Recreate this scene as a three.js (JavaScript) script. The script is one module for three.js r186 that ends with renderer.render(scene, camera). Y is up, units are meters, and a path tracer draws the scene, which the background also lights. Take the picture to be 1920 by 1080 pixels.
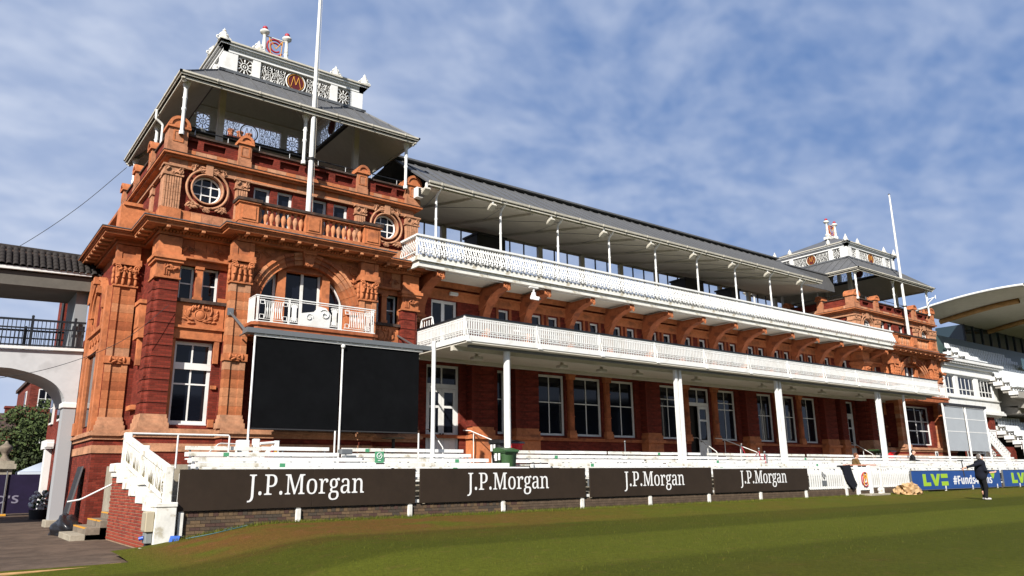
import * as THREE from 'three';
import { mergeGeometries } from 'three/addons/utils/BufferGeometryUtils.js';
import { TextGeometry } from 'three/addons/geometries/TextGeometry.js';
import { RoundedBoxGeometry } from 'three/addons/geometries/RoundedBoxGeometry.js';
import { FontLoader } from 'three/addons/loaders/FontLoader.js';

// ---------------------------------------------------------------- camera, sky, sun, exposure
const scene = new THREE.Scene();
const rad = Math.PI / 180;
const camera = new THREE.PerspectiveCamera(41.66, 1920 / 1080, 0.1, 2000);
{
  const yaw = 52.787 * rad, pitch = 14.0175 * rad, roll = -0.698 * rad;
  const Fh = new THREE.Vector3(Math.cos(yaw), 0, -Math.sin(yaw)), Rh = new THREE.Vector3(Math.sin(yaw), 0, Math.cos(yaw));
  const F = Fh.clone().multiplyScalar(Math.cos(pitch)).add(new THREE.Vector3(0, Math.sin(pitch), 0));
  const U = new THREE.Vector3().crossVectors(Rh, F);
  const R = Rh.clone().multiplyScalar(Math.cos(roll)).add(U.clone().multiplyScalar(Math.sin(roll)));
  const Up = new THREE.Vector3().crossVectors(R, F);
  camera.quaternion.setFromRotationMatrix(new THREE.Matrix4().makeBasis(R, Up, F.clone().negate()));
  camera.position.set(-4.5325, 1.05, 18.2);
}
scene.add(camera);
const renderer = new THREE.WebGLRenderer({ antialias: true });
renderer.toneMapping = THREE.LinearToneMapping;
renderer.toneMappingExposure = 1.85;
renderer.shadowMap.enabled = true;

const sunAz = 53 * rad, sunEl = 34 * rad, sunDir = new THREE.Vector3(-Math.sin(sunAz) * Math.cos(sunEl), Math.sin(sunEl), Math.cos(sunAz) * Math.cos(sunEl));
const sun = new THREE.DirectionalLight(new THREE.Color(1, 0.95, 0.87), 5.0);
sun.position.copy(sunDir).multiplyScalar(120).add(new THREE.Vector3(28, 0, 0));
sun.target.position.set(28, 0, 0); scene.add(sun, sun.target);
sun.castShadow = true; sun.shadow.mapSize.set(4096, 4096);
Object.assign(sun.shadow.camera, { left: -80, right: 80, top: 60, bottom: -60, near: 1, far: 300 });

function rngOf(seed) { let s = seed >>> 0; return () => { s = (s + 0x6d2b79f5) >>> 0; let t = Math.imul(s ^ (s >>> 15), 1 | s); t = (t + Math.imul(t ^ (t >>> 7), 61 | t)) ^ t; return ((t ^ (t >>> 14)) >>> 0) / 4294967296; }; }
const rnd = rngOf(7);
function lattice(n, seed) { const a = new Float32Array(n * n), r = rngOf(seed); for (let i = 0; i < a.length; i++) a[i] = r(); return a; }
const LAT = [11, 23, 37, 51, 77, 91].map((s) => lattice(256, s));
// value noise that repeats every `per` cells
function vnoise(x, y, per, k = 0) {
  const L = LAT[k % 6], xi = Math.floor(x), yi = Math.floor(y), fx = x - xi, fy = y - yi;
  const sx = fx * fx * (3 - 2 * fx), sy = fy * fy * (3 - 2 * fy), m = (v) => ((v % per) + per) % per;
  const x0 = m(xi), x1 = m(xi + 1), y0 = m(yi), y1 = m(yi + 1);
  const a = L[y0 * 256 + x0], b = L[y0 * 256 + x1], c = L[y1 * 256 + x0], d = L[y1 * 256 + x1];
  return a + (b - a) * sx + (c - a) * sy + (a - b - c + d) * sx * sy;
}
function fbm(x, y, per, oct = 4, k = 0) { let s = 0, w = 0.5, t = 0; for (let i = 0; i < oct; i++) { s += w * vnoise(x, y, Math.min(per, 256), k + i); t += w; x *= 2; y *= 2; per *= 2; w *= 0.5; } return s / t; }
const sstep = (a, b, v) => { const t = Math.min(1, Math.max(0, (v - a) / (b - a))); return t * t * (3 - 2 * t); };
const mix = (a, b, t) => a + (b - a) * t;

// sky: blue air with thin broken cloud, paler towards the horizon
{
  const W = 2048, H = 1024, data = new Float32Array(W * H * 4);
  for (let j = 0; j < H; j++) {
    const el = (j + 0.5) / H * Math.PI - Math.PI / 2, y = Math.sin(el), c = Math.cos(el);
    for (let i = 0; i < W; i++) {
      const az = ((i + 0.5) / W - 0.5) * 2 * Math.PI, x = Math.cos(az) * c, z = Math.sin(az) * c;
      const h = Math.max(0, y);
      const t = Math.pow(1 - h, 2.3);
      let r = mix(0.040, 0.205, t), g = mix(0.100, 0.275, t), b = mix(0.245, 0.425, t);
      // a cloud sheet 1 unit up, seen in perspective
      const k = 1 / (h + 0.16), px = x * k, pz = z * k;
      const wx = fbm(px * 1.6 + 7.3, pz * 1.6 + 2.1, 256, 4, 1) - 0.5, wz = fbm(px * 1.6 + 31.7, pz * 1.6 + 12.1, 256, 4, 2) - 0.5;
      const big = fbm(px * 0.55 + 3.1 + wx * 0.7, pz * 0.55 + 9.7 + wz * 0.7, 256, 4, 0);
      const fine = fbm(px * 8.5 + wx * 2.6 + 40, pz * 11 + wz * 2.6 + 17, 256, 5, 3);
      const ripple = fbm(px * 27 + wx * 7 + 90, pz * 38 + wz * 7 + 55, 256, 4, 2);
      let cl = sstep(0.10, 0.95, big * 0.56 + fine * 0.48 + (ripple - 0.5) * 0.22);
      cl = Math.min(0.9, cl * 0.84 + 0.06 + 0.36 * sstep(0.25, 0.98, -0.45 * x - 0.89 * z) - 0.26 * sstep(0.55, 1, 0.92 * x - 0.2 * z + 0.2 * y));
      cl = mix(cl, 0.6, Math.pow(1 - h, 7) * 0.7);
      const cr = 0.335, cg = 0.374, cb = 0.462;
      r = mix(r, cr, cl); g = mix(g, cg, cl); b = mix(b, cb, cl);
      if (y < 0) { const d = sstep(0, -0.12, y); r = mix(r, 0.05, d); g = mix(g, 0.05, d); b = mix(b, 0.03, d); }
      const o = (j * W + i) * 4; data[o] = r; data[o + 1] = g; data[o + 2] = b; data[o + 3] = 1;
    }
  }
  const sky = new THREE.DataTexture(data, W, H, THREE.RGBAFormat, THREE.FloatType);
  sky.mapping = THREE.EquirectangularReflectionMapping; sky.magFilter = sky.minFilter = THREE.LinearFilter;
  sky.colorSpace = THREE.LinearSRGBColorSpace; sky.needsUpdate = true;
  scene.background = sky; scene.environment = sky;
}

// ---------------------------------------------------------------- textures
const enc = (v) => { v = Math.min(1, Math.max(0, v)); return Math.round(255 * (v <= 0.0031308 ? v * 12.92 : 1.055 * Math.pow(v, 1 / 2.4) - 0.055)); };
function texOf(n, metres, fn, linear = false) {
  const d = new Uint8Array(n * n * 4);
  for (let j = 0; j < n; j++) for (let i = 0; i < n; i++) {
    const c = fn(i / n, j / n), o = (j * n + i) * 4;
    if (linear) { d[o] = d[o + 1] = d[o + 2] = Math.round(255 * Math.min(1, Math.max(0, c))); }
    else { d[o] = enc(c[0]); d[o + 1] = enc(c[1]); d[o + 2] = enc(c[2]); }
    d[o + 3] = 255;
  }
  const t = new THREE.DataTexture(d, n, n); t.wrapS = t.wrapT = THREE.RepeatWrapping;
  t.magFilter = THREE.LinearFilter; t.minFilter = THREE.LinearMipmapLinearFilter; t.generateMipmaps = true; t.anisotropy = 8;
  t.colorSpace = linear ? THREE.NoColorSpace : THREE.SRGBColorSpace; t.repeat.set(1 / metres, 1 / metres); t.needsUpdate = true;
  return t;
}
function brickTex(n, m, rows, cols, body, mortar, vary, seed) {
  const r = rngOf(seed), tone = []; for (let i = 0; i < rows * cols * 2; i++) tone.push([r(), r()]);
  const cell = (u, v) => { const y = v * rows, row = Math.floor(y), x = u * cols + (row % 2) * 0.5; const col = Math.floor(x); return [row, ((col % cols) + cols) % cols, x - col, y - row]; };
  const col = texOf(n, m, (u, v) => {
    const [row, c, fx, fy] = cell(u, v), q = tone[(row * cols + c) % tone.length];
    const g = fbm(u * 90, v * 90, 90, 3, 2), big = fbm(u * 5, v * 5, 5, 4, 1);
    const edge = fx < 0.035 || fy < 0.12;
    const k = (1 + (q[0] - 0.5) * vary) * (0.78 + 0.44 * g) * (0.80 + 0.4 * big);
    const s = edge ? mortar : body, hue = 1 + (q[1] - 0.5) * 0.18;
    return [s[0] * k, s[1] * k * hue, s[2] * k * hue];
  });
  const bump = texOf(n, m, (u, v) => { const [, , fx, fy] = cell(u, v); return (fx < 0.035 || fy < 0.12 ? 0.2 : 0.8) + 0.2 * (fbm(u * 120, v * 120, 120, 2, 4) - 0.5); }, true);
  return [col, bump];
}
const [brickMap, brickBump] = brickTex(1024, 2.7, 36, 12, [0.135, 0.0215, 0.0125], [0.085, 0.024, 0.017], 0.55, 5);
const [darkBrickMap] = brickTex(512, 1.8, 24, 8, [0.12, 0.024, 0.016], [0.075, 0.036, 0.027], 0.6, 9);
function mottled(n, m, base, spread, freq, seed, stain = 0, stainCol = [0.1, 0.07, 0.05]) {
  return texOf(n, m, (u, v) => {
    const a = fbm(u * freq, v * freq, freq, 5, seed), b = fbm(u * freq * 6, v * freq * 6, freq * 6, 3, seed + 2);
    const s = stain * sstep(0.56, 0.78, fbm(u * freq * 1.5 + 0.3, v * freq * 1.5, freq * 1.5 | 0 || 1, 5, seed + 3));
    const k = 1 + (a - 0.5) * spread * 2 + (b - 0.5) * spread * 1.1;
    return [0, 1, 2].map((i) => mix(base[i] * k, stainCol[i], s));
  });
}
const terraMap = mottled(512, 3.1, [0.385, 0.132, 0.054], 0.42, 6, 1, 0.6, [0.16, 0.06, 0.033]);
const paleTerraMap = mottled(512, 2.3, [0.37, 0.185, 0.105], 0.36, 7, 3, 0.55, [0.15, 0.085, 0.052]);
const whiteMap = mottled(512, 2.9, [0.60, 0.60, 0.585], 0.08, 5, 2, 0.4, [0.45, 0.43, 0.38]);
const grimyWhiteMap = mottled(512, 1.7, [0.57, 0.56, 0.52], 0.14, 7, 0, 0.8, [0.31, 0.27, 0.19]);
const roofMap = mottled(512, 3.7, [0.082, 0.083, 0.086], 0.22, 5, 4, 0.4, [0.06, 0.06, 0.058]);
const pavingMap = mottled(1024, 5.3, [0.082, 0.057, 0.041], 0.5, 9, 1, 0.6, [0.045, 0.031, 0.023]);
const fineBump = texOf(512, 0.9, (u, v) => fbm(u * 40, v * 40, 40, 4, 1), true);

const std = (o) => new THREE.MeshPhysicalMaterial({ specularIntensity: (o.roughness ?? 1) >= 0.7 ? 0.35 : 0.8, ...o });
const C = (r, g, b) => new THREE.Color().setRGB(r, g, b);
const M = {
  brick: std({ map: brickMap, bumpMap: brickBump, bumpScale: 0.006, roughness: 0.9 }),
  farBrick: std({ map: darkBrickMap, roughness: 0.92 }),
  terra: std({ map: terraMap, bumpMap: fineBump, bumpScale: 0.004, roughness: 0.72 }),
  terraB: std({ map: terraMap, color: C(0.74, 0.66, 0.66), bumpMap: fineBump, bumpScale: 0.004, roughness: 0.72 }),
  terraC: std({ map: terraMap, color: C(1.12, 1.38, 1.6), bumpMap: fineBump, bumpScale: 0.004, roughness: 0.7 }),
  pale: std({ map: paleTerraMap, bumpMap: fineBump, bumpScale: 0.004, roughness: 0.78 }),
  paleB: std({ map: paleTerraMap, color: C(0.85, 0.74, 0.70), bumpMap: fineBump, bumpScale: 0.004, roughness: 0.78 }),
  coping: std({ map: mottled(256, 1.3, [0.05, 0.034, 0.028], 0.6, 6, 2, 0.5, [0.11, 0.05, 0.03]), roughness: 0.9 }),
  white: std({ map: whiteMap, roughness: 0.5 }),
  grimy: std({ map: grimyWhiteMap, roughness: 0.75 }),
  cream: std({ map: mottled(256, 2.1, [0.43, 0.405, 0.345], 0.12, 5, 1, 0.3, [0.33, 0.3, 0.25]), roughness: 0.75 }),
  soffit: std({ map: mottled(256, 2.5, [0.48, 0.45, 0.385], 0.1, 5, 3, 0.3, [0.38, 0.35, 0.30]), roughness: 0.8 }),
  roof: std({ map: roofMap, roughness: 0.6 }),
  lead: std({ color: C(0.10, 0.105, 0.11), roughness: 0.5, metalness: 0.3 }),
  dark: std({ color: C(0.018, 0.017, 0.018), roughness: 0.6 }),
  interior: std({ color: C(0.03, 0.027, 0.024), roughness: 0.9 }),  // near-black paint stands in for the darkness of unlit rooms
  midGreyBrown: std({ map: mottled(256, 2, [0.24, 0.225, 0.20], 0.16, 5, 2), roughness: 0.85 }),  // plain mid grey-brown finish for floors, rear walls and tiers
  glass: new THREE.MeshPhysicalMaterial({ color: C(0.005, 0.006, 0.010), roughness: 0.04, specularIntensity: 0.6, ior: 1.5 }),  // opaque; darkness of the room behind is put into the pane colour
  screen: new THREE.MeshPhysicalMaterial({ map: mottled(256, 3, [0.0035, 0.0038, 0.0045], 0.3, 4, 1), roughness: 0.9, specularIntensity: 0.12 }),
  steel: std({ color: C(0.22, 0.225, 0.23), roughness: 0.4, metalness: 0.7 }),
  greySteel: std({ color: C(0.13, 0.14, 0.15), roughness: 0.55, metalness: 0.3 }),
  blackIron: std({ color: C(0.012, 0.014, 0.018), roughness: 0.45, metalness: 0.2 }),
  board: new THREE.MeshPhysicalMaterial({ map: mottled(256, 2.2, [0.024, 0.0158, 0.0105], 0.16, 4, 1), roughness: 0.6, specularIntensity: 0.4 }),
  letter: std({ color: C(0.62, 0.62, 0.62), roughness: 0.5 }),
  red: std({ color: C(0.30, 0.012, 0.024), roughness: 0.5 }),
  maroon: std({ color: C(0.075, 0.006, 0.007), roughness: 0.5 }),
  yellow: std({ color: C(0.50, 0.24, 0.024), roughness: 0.5 }),
  blue: std({ map: mottled(256, 2.4, [0.010, 0.05, 0.20], 0.12, 3, 2), roughness: 0.45 }),
  lime: std({ color: C(0.26, 0.41, 0.02), roughness: 0.5 }),
  green: std({ color: C(0.026, 0.066, 0.022), roughness: 0.45 }),
  sticker: std({ color: C(0.055, 0.22, 0.11), roughness: 0.5 }),
  binRed: std({ color: C(0.50, 0.006, 0.01), roughness: 0.4 }),
  binBlack: std({ color: C(0.014, 0.014, 0.016), roughness: 0.45 }),
  concrete: std({ map: mottled(256, 1.6, [0.26, 0.23, 0.18], 0.3, 6, 1, 0.5, [0.22, 0.19, 0.14]), roughness: 0.92 }),
  step: std({ map: mottled(256, 1.6, [0.16, 0.13, 0.10], 0.4, 6, 2, 0.5, [0.1, 0.09, 0.07]), roughness: 0.92 }),
  mortar: std({ map: mottled(256, 1.1, [0.23, 0.15, 0.10], 0.3, 8, 2), roughness: 0.95 }),
  darkMortar: std({ map: mottled(256, 1.1, [0.10, 0.085, 0.065], 0.4, 8, 2), roughness: 0.95 }),
  timber: std({ map: mottled(256, 1.5, [0.34, 0.19, 0.075], 0.3, 6, 2), roughness: 0.7 }),
};

// ---------------------------------------------------------------- geometry helpers (world metres; y up, x along the front, z towards the pitch)
function clean(g) {
  if (g.index) g = g.toNonIndexed();
  for (const k of Object.keys(g.attributes)) if (!['position', 'normal'].includes(k)) g.deleteAttribute(k);
  if (!g.attributes.normal) g.computeVertexNormals();
  g.morphAttributes = {}; return g;
}
function worldUV(g) {
  const p = g.attributes.position, uv = new Float32Array(p.count * 2), a = new THREE.Vector3(), b = new THREE.Vector3(), c = new THREE.Vector3();
  for (let i = 0; i < p.count; i += 3) {
    a.fromBufferAttribute(p, i); b.fromBufferAttribute(p, i + 1).sub(a); c.fromBufferAttribute(p, i + 2).sub(a); b.cross(c);
    const X = Math.abs(b.x), Y = Math.abs(b.y), Z = Math.abs(b.z);
    for (let k = 0; k < 3; k++) {
      const x = p.getX(i + k), y = p.getY(i + k), z = p.getZ(i + k), o = (i + k) * 2;
      if (Y > X && Y > Z) { uv[o] = x; uv[o + 1] = -z; } else if (X > Z) { uv[o] = z + 0.37; uv[o + 1] = y; } else { uv[o] = x; uv[o + 1] = y; }
    }
  }
  g.setAttribute('uv', new THREE.BufferAttribute(uv, 2)); return g;
}
const join = (list) => worldUV(list.length === 1 ? clean(list[0]) : mergeGeometries(list.map(clean)));
const B = (x0, x1, y0, y1, z0, z1) => new THREE.BoxGeometry(Math.abs(x1 - x0), Math.abs(y1 - y0), Math.abs(z1 - z0)).translate((x0 + x1) / 2, (y0 + y1) / 2, (z0 + z1) / 2);
const RB = (x0, x1, y0, y1, z0, z1, r = 0.02, s = 2) => new RoundedBoxGeometry(Math.abs(x1 - x0), Math.abs(y1 - y0), Math.abs(z1 - z0), s, r).translate((x0 + x1) / 2, (y0 + y1) / 2, (z0 + z1) / 2);
const CY = (x, y0, y1, z, r0, r1 = r0, s = 12) => new THREE.CylinderGeometry(r1, r0, y1 - y0, s).translate(x, (y0 + y1) / 2, z);
const V = (x, y, z) => new THREE.Vector3(x, y, z);
const TB = (pts, r, seg = 0, rs = 6, curve = false) => new THREE.TubeGeometry(curve ? new THREE.CatmullRomCurve3(pts.map((p) => V(...p))) : polyPath(pts), seg || (curve ? pts.length * 5 : (pts.length - 1)), r, rs);
function polyPath(pts) { const c = new THREE.CurvePath(); for (let i = 0; i + 1 < pts.length; i++) c.add(new THREE.LineCurve3(V(...pts[i]), V(...pts[i + 1]))); return c; }
// straight round bar from a to b
function bar(a, b, r, rs = 6, r2 = r) {
  const A = V(...a), D = V(...b).sub(A), g = new THREE.CylinderGeometry(r2, r, D.length(), rs);
  g.applyQuaternion(new THREE.Quaternion().setFromUnitVectors(V(0, 1, 0), D.clone().normalize())); const m = A.clone().addScaledVector(D, 0.5); return g.translate(m.x, m.y, m.z);
}
// straight square beam, w across and h deep
function beam(a, b, w, h) {
  const A = V(...a), D = V(...b).sub(A), L = D.length(), g = new THREE.BoxGeometry(w, h, L), m = new THREE.Matrix4().lookAt(V(0, 0, 0), D.clone().negate(), V(0, 1, 0.0001));
  g.applyMatrix4(m); const c = A.addScaledVector(D, 0.5); return g.translate(c.x, c.y, c.z);
}
const LA = (prof, x, y, z, s = 12) => new THREE.LatheGeometry(prof.map(([r, h]) => new THREE.Vector2(r, h)), s).translate(x, y, z);
function shapeOf(pts, holes = []) {
  const s = new THREE.Shape(pts.map(([x, y]) => new THREE.Vector2(x, y)));
  for (const h of holes) s.holes.push(h.isPath || h instanceof THREE.Path ? h : new THREE.Path(h.map(([x, y]) => new THREE.Vector2(x, y))));
  return s;
}
const rectHole = (x0, x1, y0, y1) => [[x0, y0], [x0, y1], [x1, y1], [x1, y0]];
const EX = (shape, z0, z1, curveSegments = 16) => new THREE.ExtrudeGeometry(shape, { depth: z1 - z0, bevelEnabled: false, curveSegments }).translate(0, 0, z0);
// plan outline [[x,z]...] raised from y0 to y1
function PL(pts, y0, y1) { const g = new THREE.ExtrudeGeometry(shapeOf(pts.map(([x, z]) => [x, -z])), { depth: y1 - y0, bevelEnabled: false }); g.rotateX(-Math.PI / 2); return g.translate(0, y0, 0); }
// outline in the z-y plane, pushed along x
function ZY(pts, x0, x1) { const g = new THREE.ExtrudeGeometry(shapeOf(pts.map(([z, y]) => [-z, y])), { depth: x1 - x0, bevelEnabled: false }); g.rotateY(Math.PI / 2); return g.translate(x0, 0, 0); }

const taken = {};
function numbered(n) { const k = taken[n] = (taken[n] ?? -1) + 1; return k ? n + '_' + String(k).padStart(3, '0') : n; }
function tag(o, label, category, group, kind) { o.userData.label = label; o.userData.category = category; if (group) o.userData.group = group; if (kind) o.userData.kind = kind; return o; }
function mesh(name, geos, mat, parent) {
  const o = new THREE.Mesh(Array.isArray(geos) ? join(geos) : geos, mat); o.name = parent === scene ? numbered(name) : name;
  o.castShadow = o.receiveShadow = true; parent.add(o); return o;
}
function group(name, parent = scene) { const o = new THREE.Group(); o.name = parent === scene ? numbered(name) : name; parent.add(o); return o; }
function thing(name, label, category, grp) { return tag(group(name), label, category, grp); }
function single(name, geos, mat, label, category, grp) { return tag(mesh(name, geos, mat, scene), label, category, grp); }
function structure(name, geos, mat) { const o = mesh(name, geos, mat, scene); o.userData.kind = 'structure'; return o; }
const fontSerif = await new FontLoader().loadAsync('fonts/droid/droid_serif_regular.typeface.json');
const fontSans = await new FontLoader().loadAsync('fonts/droid/droid_sans_bold.typeface.json');
function text(str, font, size, w, depth = 0.006) { const g = new TextGeometry(str, { font, size, depth, curveSegments: 5, bevelEnabled: false }); g.computeBoundingBox(); const b = g.boundingBox; g.translate(-b.min.x, 0, 0); if (w) g.scale(w / (b.max.x - b.min.x), 1, 1); return g; }

// ---------------------------------------------------------------- ground
const lawnY = (x, z) => -0.05 + 0.13 * sstep(3.4, 0.2, z) - 0.42 * sstep(2.2, -1.5, x) + 0.08 * sstep(24, 44, x) * sstep(5, 0, z);
{
  const grassMap = texOf(1024, 2.3, (u, v) => {
    const a = 0.25 + 0.5 * fbm(u * 150, v * 150, 150, 2, 0), b = fbm(u * 9, v * 9, 9, 4, 2), c = fbm(u * 60, v * 60, 60, 2, 4);
    const k = 0.45 + 0.75 * a + 0.35 * (c - 0.5), w = sstep(0.62, 0.8, b) * 0.5;
    return [mix(0.073, 0.096, w) * k, mix(0.081, 0.080, w) * k, mix(0.0085, 0.016, w) * k];
  });
  const grassBump = texOf(512, 0.8, (u, v) => fbm(u * 90, v * 90, 90, 3, 1), true);
  const mat = std({ map: grassMap, bumpMap: grassBump, bumpScale: 0.02, roughness: 1, specularIntensity: 0.12, vertexColors: true });
  const ticks = (a, b, near, far) => { const t = [a]; let s = near; while (t[t.length - 1] < b) { t.push(Math.min(b, t[t.length - 1] + s)); s = Math.min(far, s * (t.length > 110 ? 1.12 : 1.0)); } return t; };
  function sheet(xs, zs) {
    const pos = [], col = [], uv = [], idx = [];
    for (const z of zs) for (const x of xs) {
      pos.push(x, lawnY(x, z), z); uv.push(x, -z);
      const n = fbm(x * 0.9 + 50, z * 1.6 + 50, 256, 4, 1), n2 = fbm(x * 0.25 + 80, z * 0.4 + 20, 256, 4, 3), n3 = fbm(x * 3 + 9, z * 5 + 4, 256, 3, 0);
      // worn, dried-out turf on the bank under the boards
      let dry = sstep(0.36, 0.58, n * 0.75 + n2 * 0.3 + 0.10 * sstep(11, 3, x)) * sstep(5.4, 2.2, z + (n3 - 0.5) * 2.6) * sstep(0.3, 0.7, z + (n3 - 0.5) * 0.5) * mix(0.22, 1, sstep(15, 4, x)) * sstep(-1.4, 0.2, x);
      dry = Math.min(1, dry * (0.55 + 0.6 * n3) + 0.16 * sstep(0.55, 0.75, n2));
      const stripe = 1 + 0.34 * (sstep(0.42, 0.58, Math.abs((((z - 1.6 - 0.02 * x) / 7.2) % 1 + 1) % 1 - 0.5) * 2) - 0.5), m = (0.90 + 0.22 * n2) * (0.93 + 0.14 * n3) * stripe;
      col.push(mix(1, 1.55, dry) * m, mix(1, 0.68, dry) * m, mix(1, 1.8, dry) * m);
    }
    const nx = xs.length;
    for (let j = 0; j + 1 < zs.length; j++) for (let i = 0; i + 1 < nx; i++) { const a = j * nx + i; idx.push(a, a + nx, a + 1, a + 1, a + nx, a + nx + 1); }
    const g = new THREE.BufferGeometry(); g.setAttribute('position', new THREE.Float32BufferAttribute(pos, 3)); g.setAttribute('color', new THREE.Float32BufferAttribute(col, 3)); g.setAttribute('uv', new THREE.Float32BufferAttribute(uv, 2)); g.setIndex(idx); g.computeVertexNormals(); return g;
  }
  const zsA = ticks(0.06, 12, 0.13, 0.13).concat(ticks(12.3, 150, 0.5, 6)), xsA = ticks(-1.25, 44, 0.22, 0.22).concat(ticks(44.6, 170, 0.8, 8));
  structure('lawn', sheet(xsA, zsA), mat);
  structure('lawn', sheet([-60, -40, -24, -14, -9, -6, -4.5, -3.5, -2.6, -1.9, -1.25], ticks(1.95, 16, 0.4, 0.4).concat(ticks(17, 150, 1.5, 6))), mat);
  structure('ground', [B(-400, 500, -1.2, -0.62, -400, 400)], std({ map: pavingMap, roughness: 0.95 }));
  structure('pavement', [B(-60, 0.9, -0.6, -0.45, -60, 2.6)], std({ map: pavingMap, bumpMap: fineBump, bumpScale: 0.006, roughness: 0.93 }));
  // short blades on the near turf
  const blade = new THREE.BufferGeometry(); blade.setAttribute('position', new THREE.Float32BufferAttribute([-0.004, 0, 0, 0.004, 0, 0, 0.003, 0.045, 0.012], 3)); blade.computeVertexNormals();
  const N = 22000, im = new THREE.InstancedMesh(blade, std({ color: C(0.055, 0.075, 0.008), roughness: 0.9, side: THREE.DoubleSide }), N), d = new THREE.Object3D(), r = rngOf(99), cc = new THREE.Color();
  for (let i = 0; i < N; i++) {
    const edge = i < 13000, x = edge ? -0.1 + r() * 34 : -1.2 + Math.pow(r(), 1.3) * 22, z = edge ? 0.14 + r() * r() * 0.5 : 0.2 + Math.pow(r(), 0.8) * 12;
    d.position.set(x, lawnY(x, z) - 0.004, z); d.rotation.set((r() - 0.5) * 0.7, r() * 6.28, (r() - 0.5) * 0.7); d.scale.setScalar((edge ? 0.7 + r() * 1.3 : 0.4 + r() * 0.6)); d.updateMatrix(); im.setMatrixAt(i, d.matrix);
    const k = 0.6 + r() * 0.8; im.setColorAt(i, cc.setRGB(k * (1 + r() * 0.5), k, k));
  }
  im.name = 'grass_blades'; im.castShadow = im.receiveShadow = true; scene.add(im); tag(im, 'short green grass blades growing along the wall and lawn', 'grass', null, 'stuff');
}

// ---------------------------------------------------------------- the pavilion
const P = thing('pavilion', 'long red brick and orange terracotta pavilion with two towers and white balconies', 'building');
const part = (name, geos, mat, parent = P) => mesh(name, geos, mat, parent);

// a window facing +z: frame, glazing bars and one pane for every light
function windowUnit(x0, x1, y0, y1, z, o = {}) {
  const { v = [0.5], h = [], f = 0.08, b = 0.035, d = 0.09, sill = 0.06, name = 'window', parent = P, mat = M.white } = o;
  const w = group(name, parent), X = [x0 + f, ...v.map((t) => mix(x0 + f, x1 - f, t)), x1 - f], Y = [y0 + f + sill * 0, ...h.map((t) => mix(y0 + f, y1 - f, t)), y1 - f];
  mesh('frame', [B(x0, x0 + f, y0, y1, z - d, z), B(x1 - f, x1, y0, y1, z - d, z), B(x0 + f, x1 - f, y1 - f, y1, z - d, z - 0.002), B(x0 + f, x1 - f, y0, y0 + f, z - d, z - 0.002), B(x0 - 0.03, x1 + 0.03, y0 - sill, y0 + 0.006, z - d + 0.004, z + 0.07)], mat, w);
  for (let i = 1; i < X.length - 1; i++) mesh('glazing_bar', [B(X[i] - b / 2, X[i] + b / 2, y0 + f, y1 - f, z - d + 0.02, z - 0.025)], mat, w);
  for (let j = 1; j < Y.length - 1; j++) mesh('glazing_bar', [B(x0 + f, x1 - f, Y[j] - b / 2, Y[j] + b / 2, z - d + 0.024, z - 0.02)], mat, w);
  for (let i = 0; i + 1 < X.length; i++) for (let j = 0; j + 1 < Y.length; j++) {
    mesh('pane', [B(X[i] + 0.002, X[i + 1] - 0.002, Y[j] + 0.002, Y[j + 1] - 0.002, z - d + 0.03, z - d + 0.042)], M.glass, w);
  }
  return w;
}
const leafGeo = new THREE.IcosahedronGeometry(1, 1);
function leaf(x, y, z, a, l, w, t) { return leafGeo.clone().scale(l, w, t).rotateZ(a).translate(x, y, z); }
function curl(x, y, z, r, turns, a0, dir, t = 0.018) {
  const pts = []; for (let i = 0; i <= 14; i++) { const s = i / 14, a = a0 + dir * s * turns * 6.283, q = r * (1 - 0.82 * s); pts.push([x + q * Math.cos(a), y + q * Math.sin(a), z + 0.02 * s]); }
  return TB(pts, t, 14, 4, true);
}
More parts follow.
